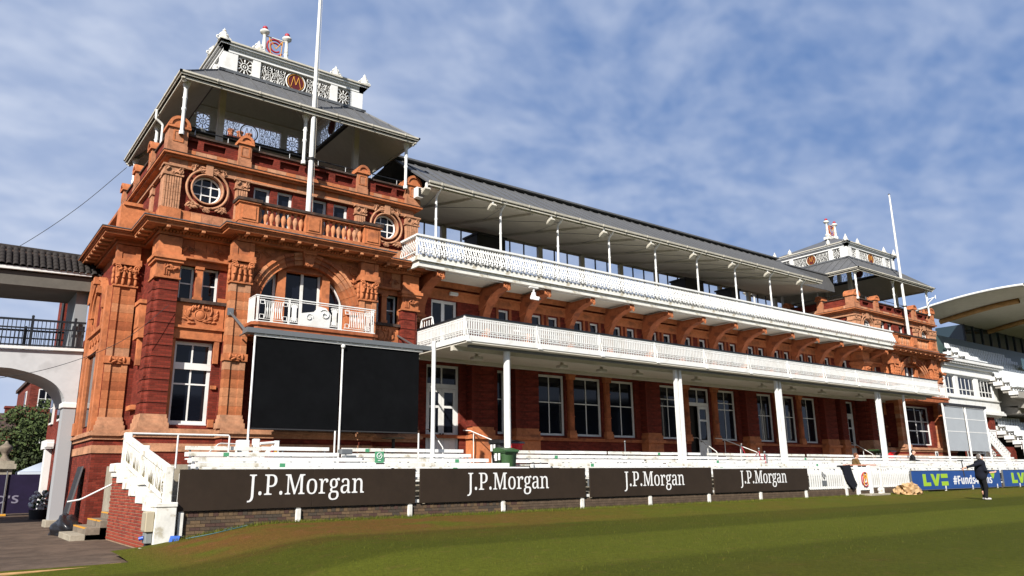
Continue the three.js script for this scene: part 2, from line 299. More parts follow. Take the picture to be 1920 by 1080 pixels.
// carved foliage spread over a w by h field
function foliage(cx, cy, w, h, z, n, seed, sym = true) {
  const r = rngOf(seed), out = [];
  for (let i = 0; i < n; i++) {
    const x = (sym ? r() : r() * 2 - 1) * w / 2, y = (r() - 0.5) * h * (1 - 0.5 * Math.abs(x) / (w / 2)), a = r() * 6.28, k = r(), s = 0.6 + r() * 0.7;
    for (const m of sym ? [-1, 1] : [1]) {
      if (k < 0.4) out.push(curl(cx + m * x, cy + y, z, 0.075 * s, 1.4, m > 0 ? a : Math.PI - a, m));
      else out.push(leaf(cx + m * x, cy + y, z + 0.012, m > 0 ? a : Math.PI - a, 0.085 * s, 0.034 * s, 0.035));
    }
  }
  return out;
}
function capital(cx, zf, y0, y1, w, parent, depth = 0.3) {
  const h = y1 - y0, g = [], hw = w / 2;
  const bell = new THREE.CylinderGeometry(hw * 1.5, hw * 1.3, h * 0.8, 4, 1).rotateY(Math.PI / 4); bell.scale(1, 1, depth / w); bell.translate(cx, y0 + h * 0.42, zf - depth / 2); g.push(bell);
  g.push(B(cx - hw - 0.09, cx + hw + 0.09, y1 - h * 0.13, y1, zf - depth, zf + 0.09), B(cx - hw - 0.05, cx + hw + 0.05, y0 - 0.01, y0 + 0.05, zf - depth, zf + 0.045));
  for (let row = 0; row < 2; row++) for (let i = 0; i < 4; i++) {
    const x = cx - hw + (i + (row ? 0.5 : 0.25)) * w / 4 * (row ? 1 : 1.15), y = y0 + h * (0.2 + 0.28 * row);
    g.push(leaf(x, y, zf + 0.04 + row * 0.03, Math.PI / 2, h * 0.17, 0.055, 0.05), leaf(x, y + h * 0.15, zf + 0.085 + row * 0.03, 0, 0.05, 0.04, 0.05));
  }
  for (const s of [-1, 1]) { g.push(curl(cx + s * hw * 0.86, y1 - h * 0.26, zf + 0.08, 0.11, 1.6, s > 0 ? 0.5 : 2.6, s, 0.026)); for (let i = 0; i < 3; i++) g.push(leaf(cx + s * (hw + 0.05), y0 + h * (0.2 + 0.22 * i), zf - depth * 0.4, Math.PI / 2, h * 0.15, 0.05, 0.07)); }
  g.push(...foliage(cx, y0 + h * 0.62, w * 0.9, h * 0.3, zf + 0.1, 5, Math.round(cx * 71) + 3));
  return mesh('capital', g, M.terra, parent);
}
const TM = [M.terra, M.terraB, M.terraC, M.terra, M.pale, M.terraC];
function blockCourses(cx, zf, w, depth, y0, y1, n, parent, recess = 0.38, mats = TM) {
  const hw = w / 2, rw = w * recess / 2 * 1.2, dy = (y1 - y0) / n;
  const base = join([PL([[-hw, 0], [-rw, 0], [-rw, -0.05], [rw, -0.05], [rw, 0], [hw, 0], [hw, -depth], [-hw, -depth]], 0, dy - 0.007)]);
  for (let i = 0; i < n; i++) { const m = new THREE.Mesh(base, mats[Math.floor(rnd() * mats.length)]); m.name = 'block'; m.castShadow = m.receiveShadow = true; m.position.set(cx, y0 + i * dy, zf + (rnd() - 0.5) * 0.003); parent.add(m); }
  mesh('core', [B(cx - hw + 0.03, cx + hw - 0.03, y0, y1, zf - depth + 0.01, zf - 0.065)], M.coping, parent);
}
function rowBlocks(name, x0, x1, y0, y1, z0, z1, n, mats, parent) { // dressed blocks set side by side with open joints
  const w = (x1 - x0) / n; for (let i = 0; i < n; i++) mesh(name, [B(x0 + i * w + 0.004, x0 + (i + 1) * w - 0.004, y0, y1, z0, z1 + (rnd() - 0.5) * 0.006)], mats[Math.floor(rnd() * mats.length)], parent);
}
function pilaster(cx, zf, w = 0.66, d = 0.32) {
  const g = group('pilaster', P), hw = w / 2;
  mesh('base', [B(cx - hw - 0.1, cx + hw + 0.1, 2.66, 2.84, zf - d, zf + 0.1), B(cx - hw - 0.06, cx + hw + 0.06, 2.84, 2.97, zf - d, zf + 0.06), B(cx - hw - 0.03, cx + hw + 0.03, 2.97, 3.1, zf - d, zf + 0.03)], M.pale, g);
  blockCourses(cx, zf, w, d, 3.1, 4.86, 6, g);
  mesh('band', [B(cx - hw - 0.05, cx + hw + 0.05, 4.86, 5.1, zf - d, zf + 0.045), ...foliage(cx, 4.98, w * 0.7, 0.14, zf + 0.05, 5, 31)], M.terra, g);
  blockCourses(cx, zf, w, d, 5.1, 7.5, 8, g);
  capital(cx, zf, 7.5, 8.36, w, g, d);
  mesh('impost', [B(cx - hw - 0.08, cx + hw + 0.08, 8.36, 8.46, zf - d, zf + 0.08), B(cx - hw, cx + hw, 8.46, 8.95, zf - d, zf), B(cx - hw - 0.03, cx - hw + 0.13, 8.46, 8.95, zf - d, zf + 0.03), B(cx + hw - 0.13, cx + hw + 0.03, 8.46, 8.95, zf - d, zf + 0.03)], M.terra, g);
  return g;
}
// plan outline of a tower, grown outwards by p
const towerPlan = (p, q = p) => [[0.6 - p, -7.7 + p], [2.95 - p, -7.7 + p], [2.95 - p, -7 + p], [8.05 + p, -7 + p], [8.05 + p, -7.7 + p], [10.4 + p, -7.7 + p], [10.4 + p, -15.6], [0.6 - p, -15.6], [0.6 - p, -13.6 - p], [-0.28 - q, -13.6 - p], [-0.28 - q, -9.7 + p], [0.6 - p, -9.7 + p]];
const mir = (x) => 11 - x;
const leftOnly = new Set();

function buildTower() {
  // walls
  part('plinth', [PL(towerPlan(0.06), -0.6, 2.38)], M.brick);
  part('plinth_band', [PL(towerPlan(0.1), 1.95, 2.2)], M.pale);
  part('string_course', [PL(towerPlan(0.12), 2.38, 2.5), PL(towerPlan(0.2), 2.5, 2.6), PL(towerPlan(0.14), 2.6, 2.66)], M.pale);
  const winHoles = [];
  for (const m of [0, 1]) for (const [a, b, c, d] of [[1.46, 2.68, 2.81, 5.54], [1.4, 1.88, 6.94, 8.1], [2.14, 2.68, 6.94, 8.1]]) winHoles.push(m ? rectHole(mir(b), mir(a), c, d) : rectHole(a, b, c, d));
  part('wall', [EX(shapeOf([[0.64, 2.66], [10.36, 2.66], [10.36, 8.4], [0.64, 8.4]], winHoles), -8.4, -8.0)], M.brick);
  part('wall', [B(0.64, 1.0, 2.66, 8.4, -15.5, -8.4), B(10.0, 10.36, 2.66, 8.4, -15.5, -8.4), B(0.64, 10.36, 2.66, 8.4, -15.7, -15.5)], M.brick);
  part('interior_lining', [B(1.0, 10.0, 2.66, 8.4, -9.2, -9.0)], M.interior);
  // centre bay: brick below, terracotta above, with the big arch
  part('bay_wall', [EX(shapeOf([[2.95, 2.66], [8.05, 2.66], [8.05, 5.62], [2.95, 5.62]], [rectHole(3.95, 7.05, 2.85, 5.5)]), -8.0, -7.32)], M.brick);
  const arch = new THREE.Path(); arch.moveTo(3.85, 6.12); arch.lineTo(3.85, 6.85); arch.absarc(5.5, 6.92, 1.65, Math.PI, 0, true); arch.lineTo(7.15, 6.12); arch.lineTo(3.85, 6.12);
  part('bay_wall', [EX(shapeOf([[2.95, 5.62], [8.05, 5.62], [8.05, 8.98], [2.95, 8.98]], [arch]), -8.0, -7.3, 40)], M.terra);
  const ringOf = (r0, r1, z0, z1) => { const s = new THREE.Shape(); s.absarc(5.5, 6.85, r1, Math.PI, 0, true); s.lineTo(5.5 + r1, 6.14); s.lineTo(5.5 + r0, 6.14); s.lineTo(5.5 + r0, 6.85); s.absarc(5.5, 6.85, r0, 0, Math.PI, false); s.lineTo(5.5 - r0, 6.14); s.lineTo(5.5 - r1, 6.14); s.lineTo(5.5 - r1, 6.85); return EX(s, z0, z1, 40); };
  const ar = group('arch', P);
  for (let i = 0; i < 17; i++) { const a0 = Math.PI * (i + 0.02) / 17, a1 = Math.PI * (i + 0.98) / 17, sec = (r0, r1, z0, z1) => { const s = new THREE.Shape(); s.absarc(5.5, 6.92, r1, a0, a1, false); s.absarc(5.5, 6.92, r0, a1, a0, true); return EX(s, z0, z1, 5); }; mesh('voussoir', [sec(1.63, 1.8, -7.6, -7.24), sec(1.8, 1.95, -7.3, -7.17), sec(1.95, 2.06, -7.3, -7.1)], TM[Math.floor(rnd() * 4)], ar); }
  for (const s of [-1, 1]) mesh('arch_jamb', [B(5.5 + s * 1.63, 5.5 + s * 1.8, 6.14, 6.84, -7.6, -7.24), B(5.5 + s * 1.8, 5.5 + s * 2.06, 6.14, 6.84, -7.3, -7.14)], M.terra, ar);
  mesh('keystone', [EX(shapeOf([[5.36, 8.5], [5.64, 8.5], [5.74, 8.97], [5.26, 8.97]]), -7.35, -7.02), B(5.24, 5.76, 8.9, 8.975, -7.2, -6.97), curl(5.4, 8.86, -7.02, 0.08, 1.4, 0, 1), curl(5.6, 8.86, -7.02, 0.08, 1.4, 3.14, -1), curl(5.44, 8.5, -7.02, 0.06, 1.4, 0, 1), curl(5.56, 8.5, -7.02, 0.06, 1.4, 3.14, -1)], M.terra, ar);
  for (const s of [-1, 1]) mesh('spandrel_carving', [...foliage(5.5 + s * 1.75, 8.66, 0.95, 0.46, -7.28, 12, 61, false), ...foliage(5.5 + s * 2.02, 8.2, 0.5, 0.55, -7.28, 8, 63, false), new THREE.TorusGeometry(0.17, 0.028, 5, 18).translate(5.5 + s * 1.86, 8.62, -7.26), new THREE.TorusGeometry(0.1, 0.02, 5, 14, 4.6).rotateZ(0.8).translate(5.5 + s * 1.86, 8.62, -7.26)], M.terra, ar);
  for (const x of [4.67, 6.33]) mesh('mullion', [B(x - 0.15, x + 0.15, 6.14, 6.92 + Math.sqrt(1.66 ** 2 - (Math.abs(x - 5.5) - 0.15) ** 2) - 0.04, -7.7, -7.42)], M.terra, ar);
  { // arched window: three lights
    const w = group('arched_window', P), R = 1.6, top = (x) => 6.92 + Math.sqrt(Math.max(0, R * R - (x - 5.5) ** 2));
    const light = (a, b, n, t) => { const s = [[a + t, 6.14 + t]]; for (let i = 0; i <= n; i++) { const x = mix(a + t, b - t, i / n); s.push([x, Math.max(6.3, top(x) - t)]); } s.push([b - t, 6.14 + t]); return s; };
    for (const [a, b] of [[3.92, 4.53], [4.81, 6.19], [6.47, 7.08]]) {
      mesh('frame', [EX(shapeOf(light(a, b, 12, 0), [light(a, b, 12, a === 4.81 ? 0.085 : 0.1).reverse()]), -7.72, -7.62)], M.white, w);
      if (a === 4.81) { mesh('glazing_bar', [B(5.45, 5.55, 6.22, 8.37, -7.71, -7.63)], M.white, w); for (const [c, d] of [[4.89, 5.45], [5.55, 6.11]]) { const q = [[c, 6.22], [d, 6.22]]; for (let i = 0; i <= 6; i++) { const x = mix(d, c, i / 6); q.push([x, top(x) - 0.09]); } mesh('pane', [EX(shapeOf(q), -7.69, -7.68)], M.glass, w); } } else mesh('pane', [EX(shapeOf(light(a, b, 12, 0.09)), -7.69, -7.68)], M.glass, w);
    }
    mesh('backing', [B(3.8, 7.2, 6.1, 8.6, -7.8, -7.74)], M.interior, w);
  }
  windowUnit(3.95, 7.05, 2.85, 5.5, -7.5, { v: [0.5], h: [0.36, 0.62], f: 0.09, b: 0.07 });
  // flanking bays
  for (const m of [0, 1]) {
    const f = (a, b) => (m ? [mir(b), mir(a)] : [a, b]), F = (a, b, ...r) => { const [p, q] = f(a, b); return B(p, q, ...r); };
    let [a, b] = f(1.46, 2.68); const w = windowUnit(a, b, 2.85, 5.54, -8.14, { v: [0.5], h: [0.48, 0.7], f: 0.1, b: 0.05, name: 'sash_window' });
    mesh('transom', [B(a, b, 4.62, 4.84, -8.16, -8.09)], M.white, w);
    [a, b] = f(1.4, 1.88); windowUnit(a, b, 6.94, 8.1, -8.16, { v: [], h: [0.5], f: 0.07, b: 0.04, sill: 0.02, name: 'sash_window' });
    [a, b] = f(2.14, 2.68); windowUnit(a, b, 6.94, 8.1, -8.16, { v: [], h: [0.5], f: 0.07, b: 0.04, sill: 0.02, name: 'sash_window' });
    part('window_surround', [F(1.34, 1.46, 2.75, 5.6, -8.05, -7.93), F(2.68, 2.86, 2.75, 3.0, -8.05, -7.9), F(2.68, 2.86, 4.0, 4.12, -8.05, -7.92), F(2.68, 2.84, 4.85, 5.6, -8.05, -7.9), F(1.32, 2.9, 5.6, 5.95, -8.1, -7.88), F(1.32, 2.95, 5.95, 6.03, -8.1, -7.8), F(1.9, 2.12, 6.9, 8.28, -8.3, -7.92), F(1.87, 2.15, 8.0, 8.1, -8.3, -7.88), F(1.87, 2.15, 6.9, 7.05, -8.3, -7.88), F(1.32, 1.4, 6.9, 8.3, -8.2, -7.97), F(2.68, 2.95, 6.9, 7.1, -8.1, -7.95), F(1.32, 2.95, 8.1, 8.3, -8.2, -7.93)], M.terra);
    const [p0, p1] = f(1.36, 2.92), pc = (p0 + p1) / 2, pn = group('carved_panel', P);
    mesh('field', [B(p0, p1, 6.03, 6.82, -8.1, -7.9)], M.terra, pn); mesh('ledge', [B(p0 - 0.03, p1 + 0.03, 6.82, 6.93, -8.1, -7.8)], M.coping, pn);
    const rr = rngOf(12), wreath = []; for (let i = 0; i < 34; i++) { const t = 0.4 + (i % 17) / 17 * 2.5, s = i < 17 ? 1 : -1, q = 0.26 + rr() * 0.2; wreath.push(leaf(pc + s * Math.sin(t) * q * 1.35, 6.44 - Math.cos(t) * q * 0.75, -7.88, s * (t - 0.6) + (s < 0 ? Math.PI : 0), 0.085, 0.032, 0.035)); }
    mesh('wreath', [...wreath, new THREE.SphereGeometry(0.16, 12, 8).scale(1, 1.1, 0.35).translate(pc, 6.43, -7.9), new THREE.TorusGeometry(0.18, 0.022, 5, 18).translate(pc, 6.43, -7.88), ...foliage(pc, 6.66, 0.5, 0.16, -7.88, 4, 5)], M.terra, pn);
    // rusticated brick corner pier
    const [c0, c1] = f(0.6, 1.32), pier = group('corner_pier', P), dy = 0.367;
    mesh('base', [B(c0 - 0.1, c1 + 0.1, 2.66, 2.84, -8.6, -7.6), B(c0 - 0.06, c1 + 0.06, 2.84, 2.98, -8.6, -7.64), B(c0 - 0.03, c1 + 0.03, 2.98, 3.1, -8.6, -7.67)], M.pale, pier);
    const x0 = m ? c0 : c0 + 0.13, x1 = m ? c1 - 0.13 : c1, bandG = join([PL([[x0, -7.7], [x1, -7.7], [x1 + (m ? 0 : 0), -8.3], [c1, -8.3], [c1, -8.6], [c0, -8.6], [c0, -7.95], [x0 - (m ? 0 : 0.06), -7.95]].filter((q, i) => !(m && i > 5)), 0, dy - 0.028)]);
    for (let i = 0; i < 12; i++) { const q = new THREE.Mesh(bandG, M.brick); q.name = 'brick_band'; q.castShadow = q.receiveShadow = true; q.position.y = 3.1 + i * dy; pier.add(q); }
    mesh('core', [B(c0 + 0.16, c1 - 0.035, 3.1, 7.5, -8.55, -7.74)], M.farBrick, pier);
    const fl = []; for (let i = 0; i < 3; i++) fl.push(B(x0 + 0.1 + i * 0.07, x0 + 0.13 + i * 0.07, 7.62, 7.98, -7.7, -7.655)); fl.push(...foliage((c0 + c1) / 2 + 0.1, 7.9, 0.3, 0.26, -7.64, 6, 44, false));
    mesh('cap', [B(c0 - 0.04, c1 + 0.04, 7.5, 7.56, -8.6, -7.63), B(c0, c1, 7.56, 8.05, -8.6, -7.69), ...fl, B(c0 - 0.08, c1 + 0.08, 8.05, 8.15, -8.6, -7.6), B(c0 - 0.13, c1 + 0.13, 8.15, 8.27, -8.6, -7.55), B(c0 - 0.06, c1 + 0.06, 8.27, 8.36, -8.6, -7.63), B(c0, c1, 8.36, 8.95, -8.6, -7.68)], M.terra, pier);
    part('frieze_carving', [...foliage(f(1.62, 1.62)[0], 8.63, 0.42, 0.2, -7.82, 7, 81, false), ...foliage(f(2.5, 2.5)[0], 8.63, 0.42, 0.2, -7.82, 7, 82, false)], M.terra);
  }
  pilaster(3.14, -7.0); pilaster(7.86, -7.0);
  // side bay towards the bridge
  const s0 = P.children.length;
  part('side_wall', [B(-0.28, 0.64, 2.66, 8.4, -13.6, -9.72)], M.brick);
  pilaster(0.08, -9.66, 0.68, 0.3);
  { const a = group('side_arch', P), ring = (r0, r1, t) => { const s = new THREE.Shape(); s.absarc(0, 0, r1, Math.PI, 0, true); s.lineTo(r0, 0); s.absarc(0, 0, r0, 0, Math.PI, false); return new THREE.ExtrudeGeometry(s, { depth: t, bevelEnabled: false, curveSegments: 30 }).rotateY(-Math.PI / 2).translate(-0.28, 6.85, -11.65); };
    mesh('archivolt', [ring(1.0, 1.2, 0.14), ring(1.2, 1.32, 0.2)], M.terra, a);
    mesh('opening', [B(-0.31, -0.27, 2.9, 6.0, -12.5, -10.8)], M.glass, a);
    mesh('surround', [B(-0.42, -0.28, 5.4, 5.6, -13.0, -10.3), B(-0.36, -0.28, 5.6, 6.1, -12.9, -10.4), B(-0.44, -0.28, 6.1, 6.25, -13.0, -10.3), B(-0.4, -0.28, 2.66, 5.4, -10.78, -10.5), B(-0.4, -0.28, 2.66, 5.4, -12.8, -12.52), B(-0.36, -0.28, 6.25, 8.0, -11.05, -10.9), B(-0.36, -0.28, 6.25, 8.0, -12.4, -12.25), ...[0, 1, 2, 3].map((i) => new THREE.TorusGeometry(0.13, 0.025, 5, 12).rotateY(Math.PI / 2).translate(-0.38, 5.85, -10.75 - i * 0.55))], M.terra, a);
    mesh('corbel', [B(-0.62, -0.28, 7.9, 8.15, -11.8, -11.5), B(-0.5, -0.28, 7.6, 7.9, -11.77, -11.53)], M.terra, a);
    mesh('side_pilaster', [B(-0.42, -0.28, 2.66, 7.5, -13.55, -13.1), B(-0.48, -0.28, 2.66, 3.1, -13.6, -13.05), B(-0.48, -0.28, 7.5, 8.36, -13.6, -13.05)], M.terra, a); mesh('side_pilaster', [B(-0.44, -0.28, 2.66, 7.5, -10.1, -9.75)], M.terra, a);
    for (let i = 0; i < 8; i++) mesh('brick_band', [B(-0.06, 0.4, 3.1 + i * 0.367, 3.1 + (i + 1) * 0.367 - 0.03, -14.4, -13.6)], M.brick, a);
  }
  // narrow window and terracotta on the recessed side wall
  part('side_window_surround', [B(0.5, 0.66, 4.75, 5.65, -9.05, -8.85), B(0.46, 0.66, 5.65, 6.0, -9.5, -8.7), B(0.44, 0.66, 6.0, 6.8, -9.45, -8.75), B(0.4, 0.66, 6.8, 6.93, -9.5, -8.7)], M.terra); part('side_band', [B(0.48, 0.66, 3.3, 3.45, -9.5, -8.7)], M.terra);
  for (let i = s0; i < P.children.length; i++) leftOnly.add(P.children[i]);
  // entablature and great cornice
  const friezePlan = (p) => towerPlan(p).map(([x, z]) => [x, z > -7.6 ? -7.42 : z]);
  part('frieze', [PL(friezePlan(-0.16), 8.36, 8.98)], M.terraB); part('frieze_ledge', [PL(friezePlan(-0.05), 8.3, 8.36)], M.terra);
  for (const [a, b] of [[1.36, 2.92], [8.08, 9.64]]) rowBlocks('frieze_block', a, b, 8.37, 8.97, -7.95, -7.835, 4, TM, P);
  const dent = []; const run = (x0, x1, z) => { for (let x = x0; x < x1; x += 0.105) dent.push(B(x, x + 0.06, 9.06, 9.13, z - 0.1, z)); };
  run(0.55, 2.8, -7.54); run(2.9, 8.15, -6.84); run(8.25, 10.5, -7.54); for (let z = -15; z < -7.8; z += 0.105) if (z > -9.6 || z < -13.7) dent.push(B(0.44, 0.5, 9.06, 9.13, z, z + 0.06)); for (let z = -13.5; z < -9.6; z += 0.105) dent.push(B(-0.44, -0.38, 9.06, 9.13, z, z + 0.06));
  part('dentils', dent, M.terra).userData.kind = 'stuff';
  part('bed_mould', [PL(towerPlan(0.06), 8.98, 9.06), PL(towerPlan(0.12), 9.13, 9.17), PL(towerPlan(0.03), 9.06, 9.13)], M.terra);
  const mod = (x, z, sx = 0.13, sz = 0.34) => part('modillion', [RB(x - sx / 2, x + sx / 2, 9.09, 9.175, z - sz, z, 0.02, 1)], M.terraC);
  for (let x = 0.75; x < 2.4; x += 0.55) mod(x, -7.2); for (let x = 3.1; x < 8.1; x += 0.6) mod(x, -6.5); for (let x = 8.75; x < 10.4; x += 0.55) mod(x, -7.2);
  for (let z = -8.0; z > -9.2; z -= 0.5) mod(0.28, z, 0.34, 0.13); for (let z = -9.8; z > -13.4; z -= 0.55) mod(-0.6, z, 0.34, 0.13);
  part('cornice', [PL(towerPlan(0.5), 9.17, 9.25), PL(towerPlan(0.55), 9.25, 9.31), PL(towerPlan(0.62), 9.31, 9.36)], M.terra);
  part('cornice_flashing', [PL(towerPlan(0.64), 9.362, 9.39), PL(towerPlan(0.3), 9.39, 9.43)], M.lead);
  // balustrade over the centre bay
  const bal = group('balustrade', P), prof = [[0.035, 0], [0.075, 0.02], [0.075, 0.05], [0.04, 0.08], [0.06, 0.16], [0.1, 0.27], [0.09, 0.36], [0.05, 0.5], [0.042, 0.57], [0.075, 0.6], [0.075, 0.64]];
  mesh('base', [B(2.85, 8.15, 9.43, 9.66, -7.22, -6.82)], M.terra, bal);
  for (const [a, b] of [[2.83, 3.49], [5.2, 5.8], [7.51, 8.17]]) mesh('pier', [B(a, b, 9.66, 10.3, -7.26, -6.8), B(a + 0.1, b - 0.1, 9.74, 10.22, -7.2, -6.77)], M.terra, bal);
  for (const [a, b] of [[3.49, 5.2], [5.8, 7.51]]) for (let i = 0; i < 8; i++) mesh('baluster', [LA(prof, a + (i + 0.5) * (b - a) / 8, 9.66, -7.02, 10)], i % 3 ? M.terraC : M.pale, bal);
  mesh('rail', [B(2.9, 8.1, 10.3, 10.36, -7.2, -6.84), B(2.78, 3.54, 10.3, 10.36, -7.3, -6.74), B(7.46, 8.22, 10.3, 10.36, -7.3, -6.74)], M.terra, bal);
  mesh('coping', [B(2.86, 8.14, 10.362, 10.45, -7.24, -6.8), B(2.74, 3.58, 10.364, 10.47, -7.34, -6.7), B(7.42, 8.26, 10.364, 10.47, -7.34, -6.7)], M.coping, bal);
  const s1 = P.children.length, sb = group('side_balustrade', P);
  for (const z of [-9.75, -13.5]) mesh('pier', [B(-0.36, 0.5, 9.43, 10.3, z - 0.33, z + 0.33)], M.terra, sb);
  mesh('rail', [B(-0.3, 0.3, 10.3, 10.42, -13.9, -9.35), B(0.3, 0.75, 10.2, 10.3, -9.9, -9.6), B(0.34, 0.75, 9.43, 10.2, -9.88, -9.62)], M.terra, sb); mesh('base', [B(-0.25, 0.2, 9.43, 9.66, -13.2, -10.1)], M.terra, sb);
  for (let i = 0; i < 12; i++) mesh('baluster', [LA(prof, -0.02, 9.66, -10.25 - i * 0.245, 8)], M.terraC, sb);
  leftOnly.add(sb); void s1;
  // attic storey
  const holes = [], circ = (x, y, r) => { const p = new THREE.Path(); p.absarc(x, y, r, 0, 6.2832, true); return p; };
  const attW = [[3.65, 4.26], [4.52, 5.11], [5.89, 6.48], [6.74, 7.35]];
  for (const x of [2.02, mir(2.02)]) holes.push(circ(x, 10.9, 0.5)); for (const [a, b] of attW) holes.push(rectHole(a, b, 9.75, 11.46));
  part('attic_wall', [EX(shapeOf([[0.78, 9.43], [10.22, 9.43], [10.22, 11.5], [0.78, 11.5]], holes), -8.4, -8.02, 28)], M.brick);
  part('attic_wall', [B(0.78, 1.1, 9.43, 11.5, -15.4, -8.4), B(9.9, 10.22, 9.43, 11.5, -15.4, -8.4), B(0.78, 10.22, 9.43, 11.5, -15.6, -15.4)], M.brick);
  part('attic_lining', [B(1.1, 9.9, 9.43, 11.5, -9.0, -8.9)], M.interior);
  rowBlocks('attic_base_block', 0.62, 10.38, 9.43, 9.62, -8.3, -7.83, 20, TM, P); for (const [a, b] of [[1.18, 2.96], [8.04, 9.82]]) rowBlocks('attic_base_block', a, b, 9.625, 9.97, -8.3, -7.885, 5, [M.terraC, M.pale, M.terra, M.paleB], P);
  part('attic_base', [EX(shapeOf([[0.66, 9.43], [3.0, 9.43], [3.0, 9.98], [0.66, 9.98]]), -8.3, -7.91), EX(shapeOf([[8.0, 9.43], [10.34, 9.43], [10.34, 9.98], [8.0, 9.98]]), -8.3, -7.91), B(0.66, 0.8, 9.6, 9.98, -15.3, -8.3), B(10.2, 10.34, 9.6, 9.98, -15.3, -8.3)], M.pale);
  for (const [a, b] of attW) windowUnit(a, b, 9.75, 11.46, -8.16, { v: [], h: [], f: 0.09, name: 'sash_window' });
  for (const x of [2.02, mir(2.02)]) {
    const w = group('round_window', P);
    mesh('surround', [EX((() => { const s = new THREE.Shape(); s.absarc(x, 10.9, 0.72, 0, 6.2832, false); s.holes.push(circ(x, 10.9, 0.5)); return s; })(), -8.2, -7.9, 32), new THREE.TorusGeometry(0.7, 0.045, 6, 36).translate(x, 10.9, -7.9), new THREE.TorusGeometry(0.535, 0.035, 6, 32).translate(x, 10.9, -7.9)], M.pale, w);
    mesh('carving', [...foliage(x, 11.62, 1.15, 0.32, -7.9, 14, 19), ...foliage(x, 10.22, 1.3, 0.26, -7.88, 16, 23), B(x - 0.12, x + 0.12, 11.4, 11.8, -8, -7.84)], M.pale, w);
    mesh('frame', [new THREE.TorusGeometry(0.478, 0.042, 6, 32).translate(x, 10.9, -8.13)], M.white, w);
    for (const o of [-0.16, 0.16]) { mesh('glazing_bar', [B(x + o - 0.02, x + o + 0.02, 10.48, 11.32, -8.17, -8.12)], M.white, w); mesh('glazing_bar', [B(x - 0.42, x + 0.42, 10.9 + o - 0.02, 10.9 + o + 0.02, -8.168, -8.122)], M.white, w); }
    mesh('pane', [new THREE.CylinderGeometry(0.47, 0.47, 0.012, 28).rotateX(Math.PI / 2).translate(x, 10.9, -8.16)], M.glass, w);
  }
  const fluted = (cx, w, z, side) => {
    const g = group('fluted_pilaster', P), n = Math.round(w / 0.075), s = []; const put = (b) => (side ? s.push(b) : s.push(b));
    for (let c = 0; c < 4; c++) { const y0 = 9.98 + c * 0.29; for (let i = 0; i < n; i++) { const t = -w / 2 + (i + 0.14) * w / n; put(side ? B(z - 0.0, z - 0.035, y0, y0 + 0.282, cx + t, cx + t + w / n * 0.7) : B(cx + t, cx + t + w / n * 0.7, y0, y0 + 0.282, z, z + 0.035)); } }
    const bx = (y0, y1, e, p) => (side ? B(z - p, z + 0.25, y0, y1, cx - w / 2 - e, cx + w / 2 + e) : B(cx - w / 2 - e, cx + w / 2 + e, y0, y1, z - 0.25, z + p));
    mesh('shaft', [bx(9.98, 11.14, 0, 0), ...s], M.pale, g); mesh('base', [bx(9.5, 9.98, 0.06, 0.07)], M.terra, g);
    mesh('capital', [bx(11.14, 11.2, 0.05, 0.07), bx(11.2, 11.46, 0.02, 0.05), bx(11.46, 11.52, 0.08, 0.1), ...(side ? [] : foliage(cx, 11.33, w * 0.9, 0.2, z + 0.07, 7, 91, false)), ...(side ? [] : [curl(cx - w * 0.42, 11.38, z + 0.07, 0.08, 1.3, 2.6, -1), curl(cx + w * 0.42, 11.38, z + 0.07, 0.08, 1.3, 0.5, 1)])], M.pale, g); return g;
  };
  for (const [x, w] of [[0.86, 0.56], [3.18, 0.4], [mir(3.18), 0.4], [mir(0.86), 0.56]]) fluted(x, w, -7.88, false);
  for (const z of [-10.4, -13.0]) { leftOnly.add(fluted(z, 0.4, 0.74, true)); }
  fluted(-8.16, 0.5, 0.62, true); fluted(-15.0, 0.5, 0.62, true);
  const attPlan = (p) => [[0.66 - p, -7.92 + p], [10.34 + p, -7.92 + p], [10.34 + p, -15.6 - p], [0.66 - p, -15.6 - p]];
  part('attic_frieze', [PL(attPlan(0.0), 11.5, 11.57), PL(attPlan(-0.08), 11.57, 11.82)], M.pale); rowBlocks('attic_frieze_block', 0.75, 10.25, 11.575, 11.815, -8.05, -7.955, 17, [M.terraC, M.pale, M.terra, M.terraC], P);
  part('attic_cornice', [PL(attPlan(0.1), 11.82, 11.89), PL(attPlan(0.2), 11.89, 11.96)], M.terra);
  part('attic_cornice_top', [PL(attPlan(0.215), 11.962, 11.99)], M.coping);
  const par = group('parapet', P), nb = 26;
  for (let i = 0; i < nb; i++) { const a = 0.8 + i * (9.4 / nb); mesh('block', [B(a + 0.003, a + 9.4 / nb - 0.003, 11.99, 12.22, -8.2, -7.94 + (rnd() - 0.5) * 0.004)], [M.pale, M.paleB, M.pale, M.terra][Math.floor(rnd() * 4)], par); }
  for (const [x, s] of [[0.7, -1], [10.3, 1]]) for (let i = 0; i < 18; i++) { const a = -15.4 + i * 0.4; mesh('block', [B(x - 0.1, x + 0.1 + (rnd() - 0.5) * 0.004 + 0 * s, 11.99, 12.22, a + 0.003, a + 0.397)], [M.pale, M.paleB, M.terra][Math.floor(rnd() * 3)], par); }
  const pans = []; for (let i = 0; i < 8; i++) { const c = i < 2 ? [1.2, 2.15][i] : i < 6 ? [3.9, 4.9, 6.1, 7.1][i - 2] : [8.85, 9.8][i - 6]; pans.push(rectHole(c - 0.38, c + 0.38, 12.3, 12.6)); }
  mesh('brickwork', [EX(shapeOf([[0.72, 12.22], [10.28, 12.22], [10.28, 12.72], [0.72, 12.72]], pans), -8.1, -7.95), B(0.72, 10.28, 12.22, 12.718, -8.2, -8.1), B(0.66, 0.84, 12.22, 12.72, -15.5, -8.2), B(10.16, 10.34, 12.22, 12.72, -15.5, -8.2), B(0.84, 10.16, 12.22, 12.72, -15.55, -15.4)], M.brick, par);
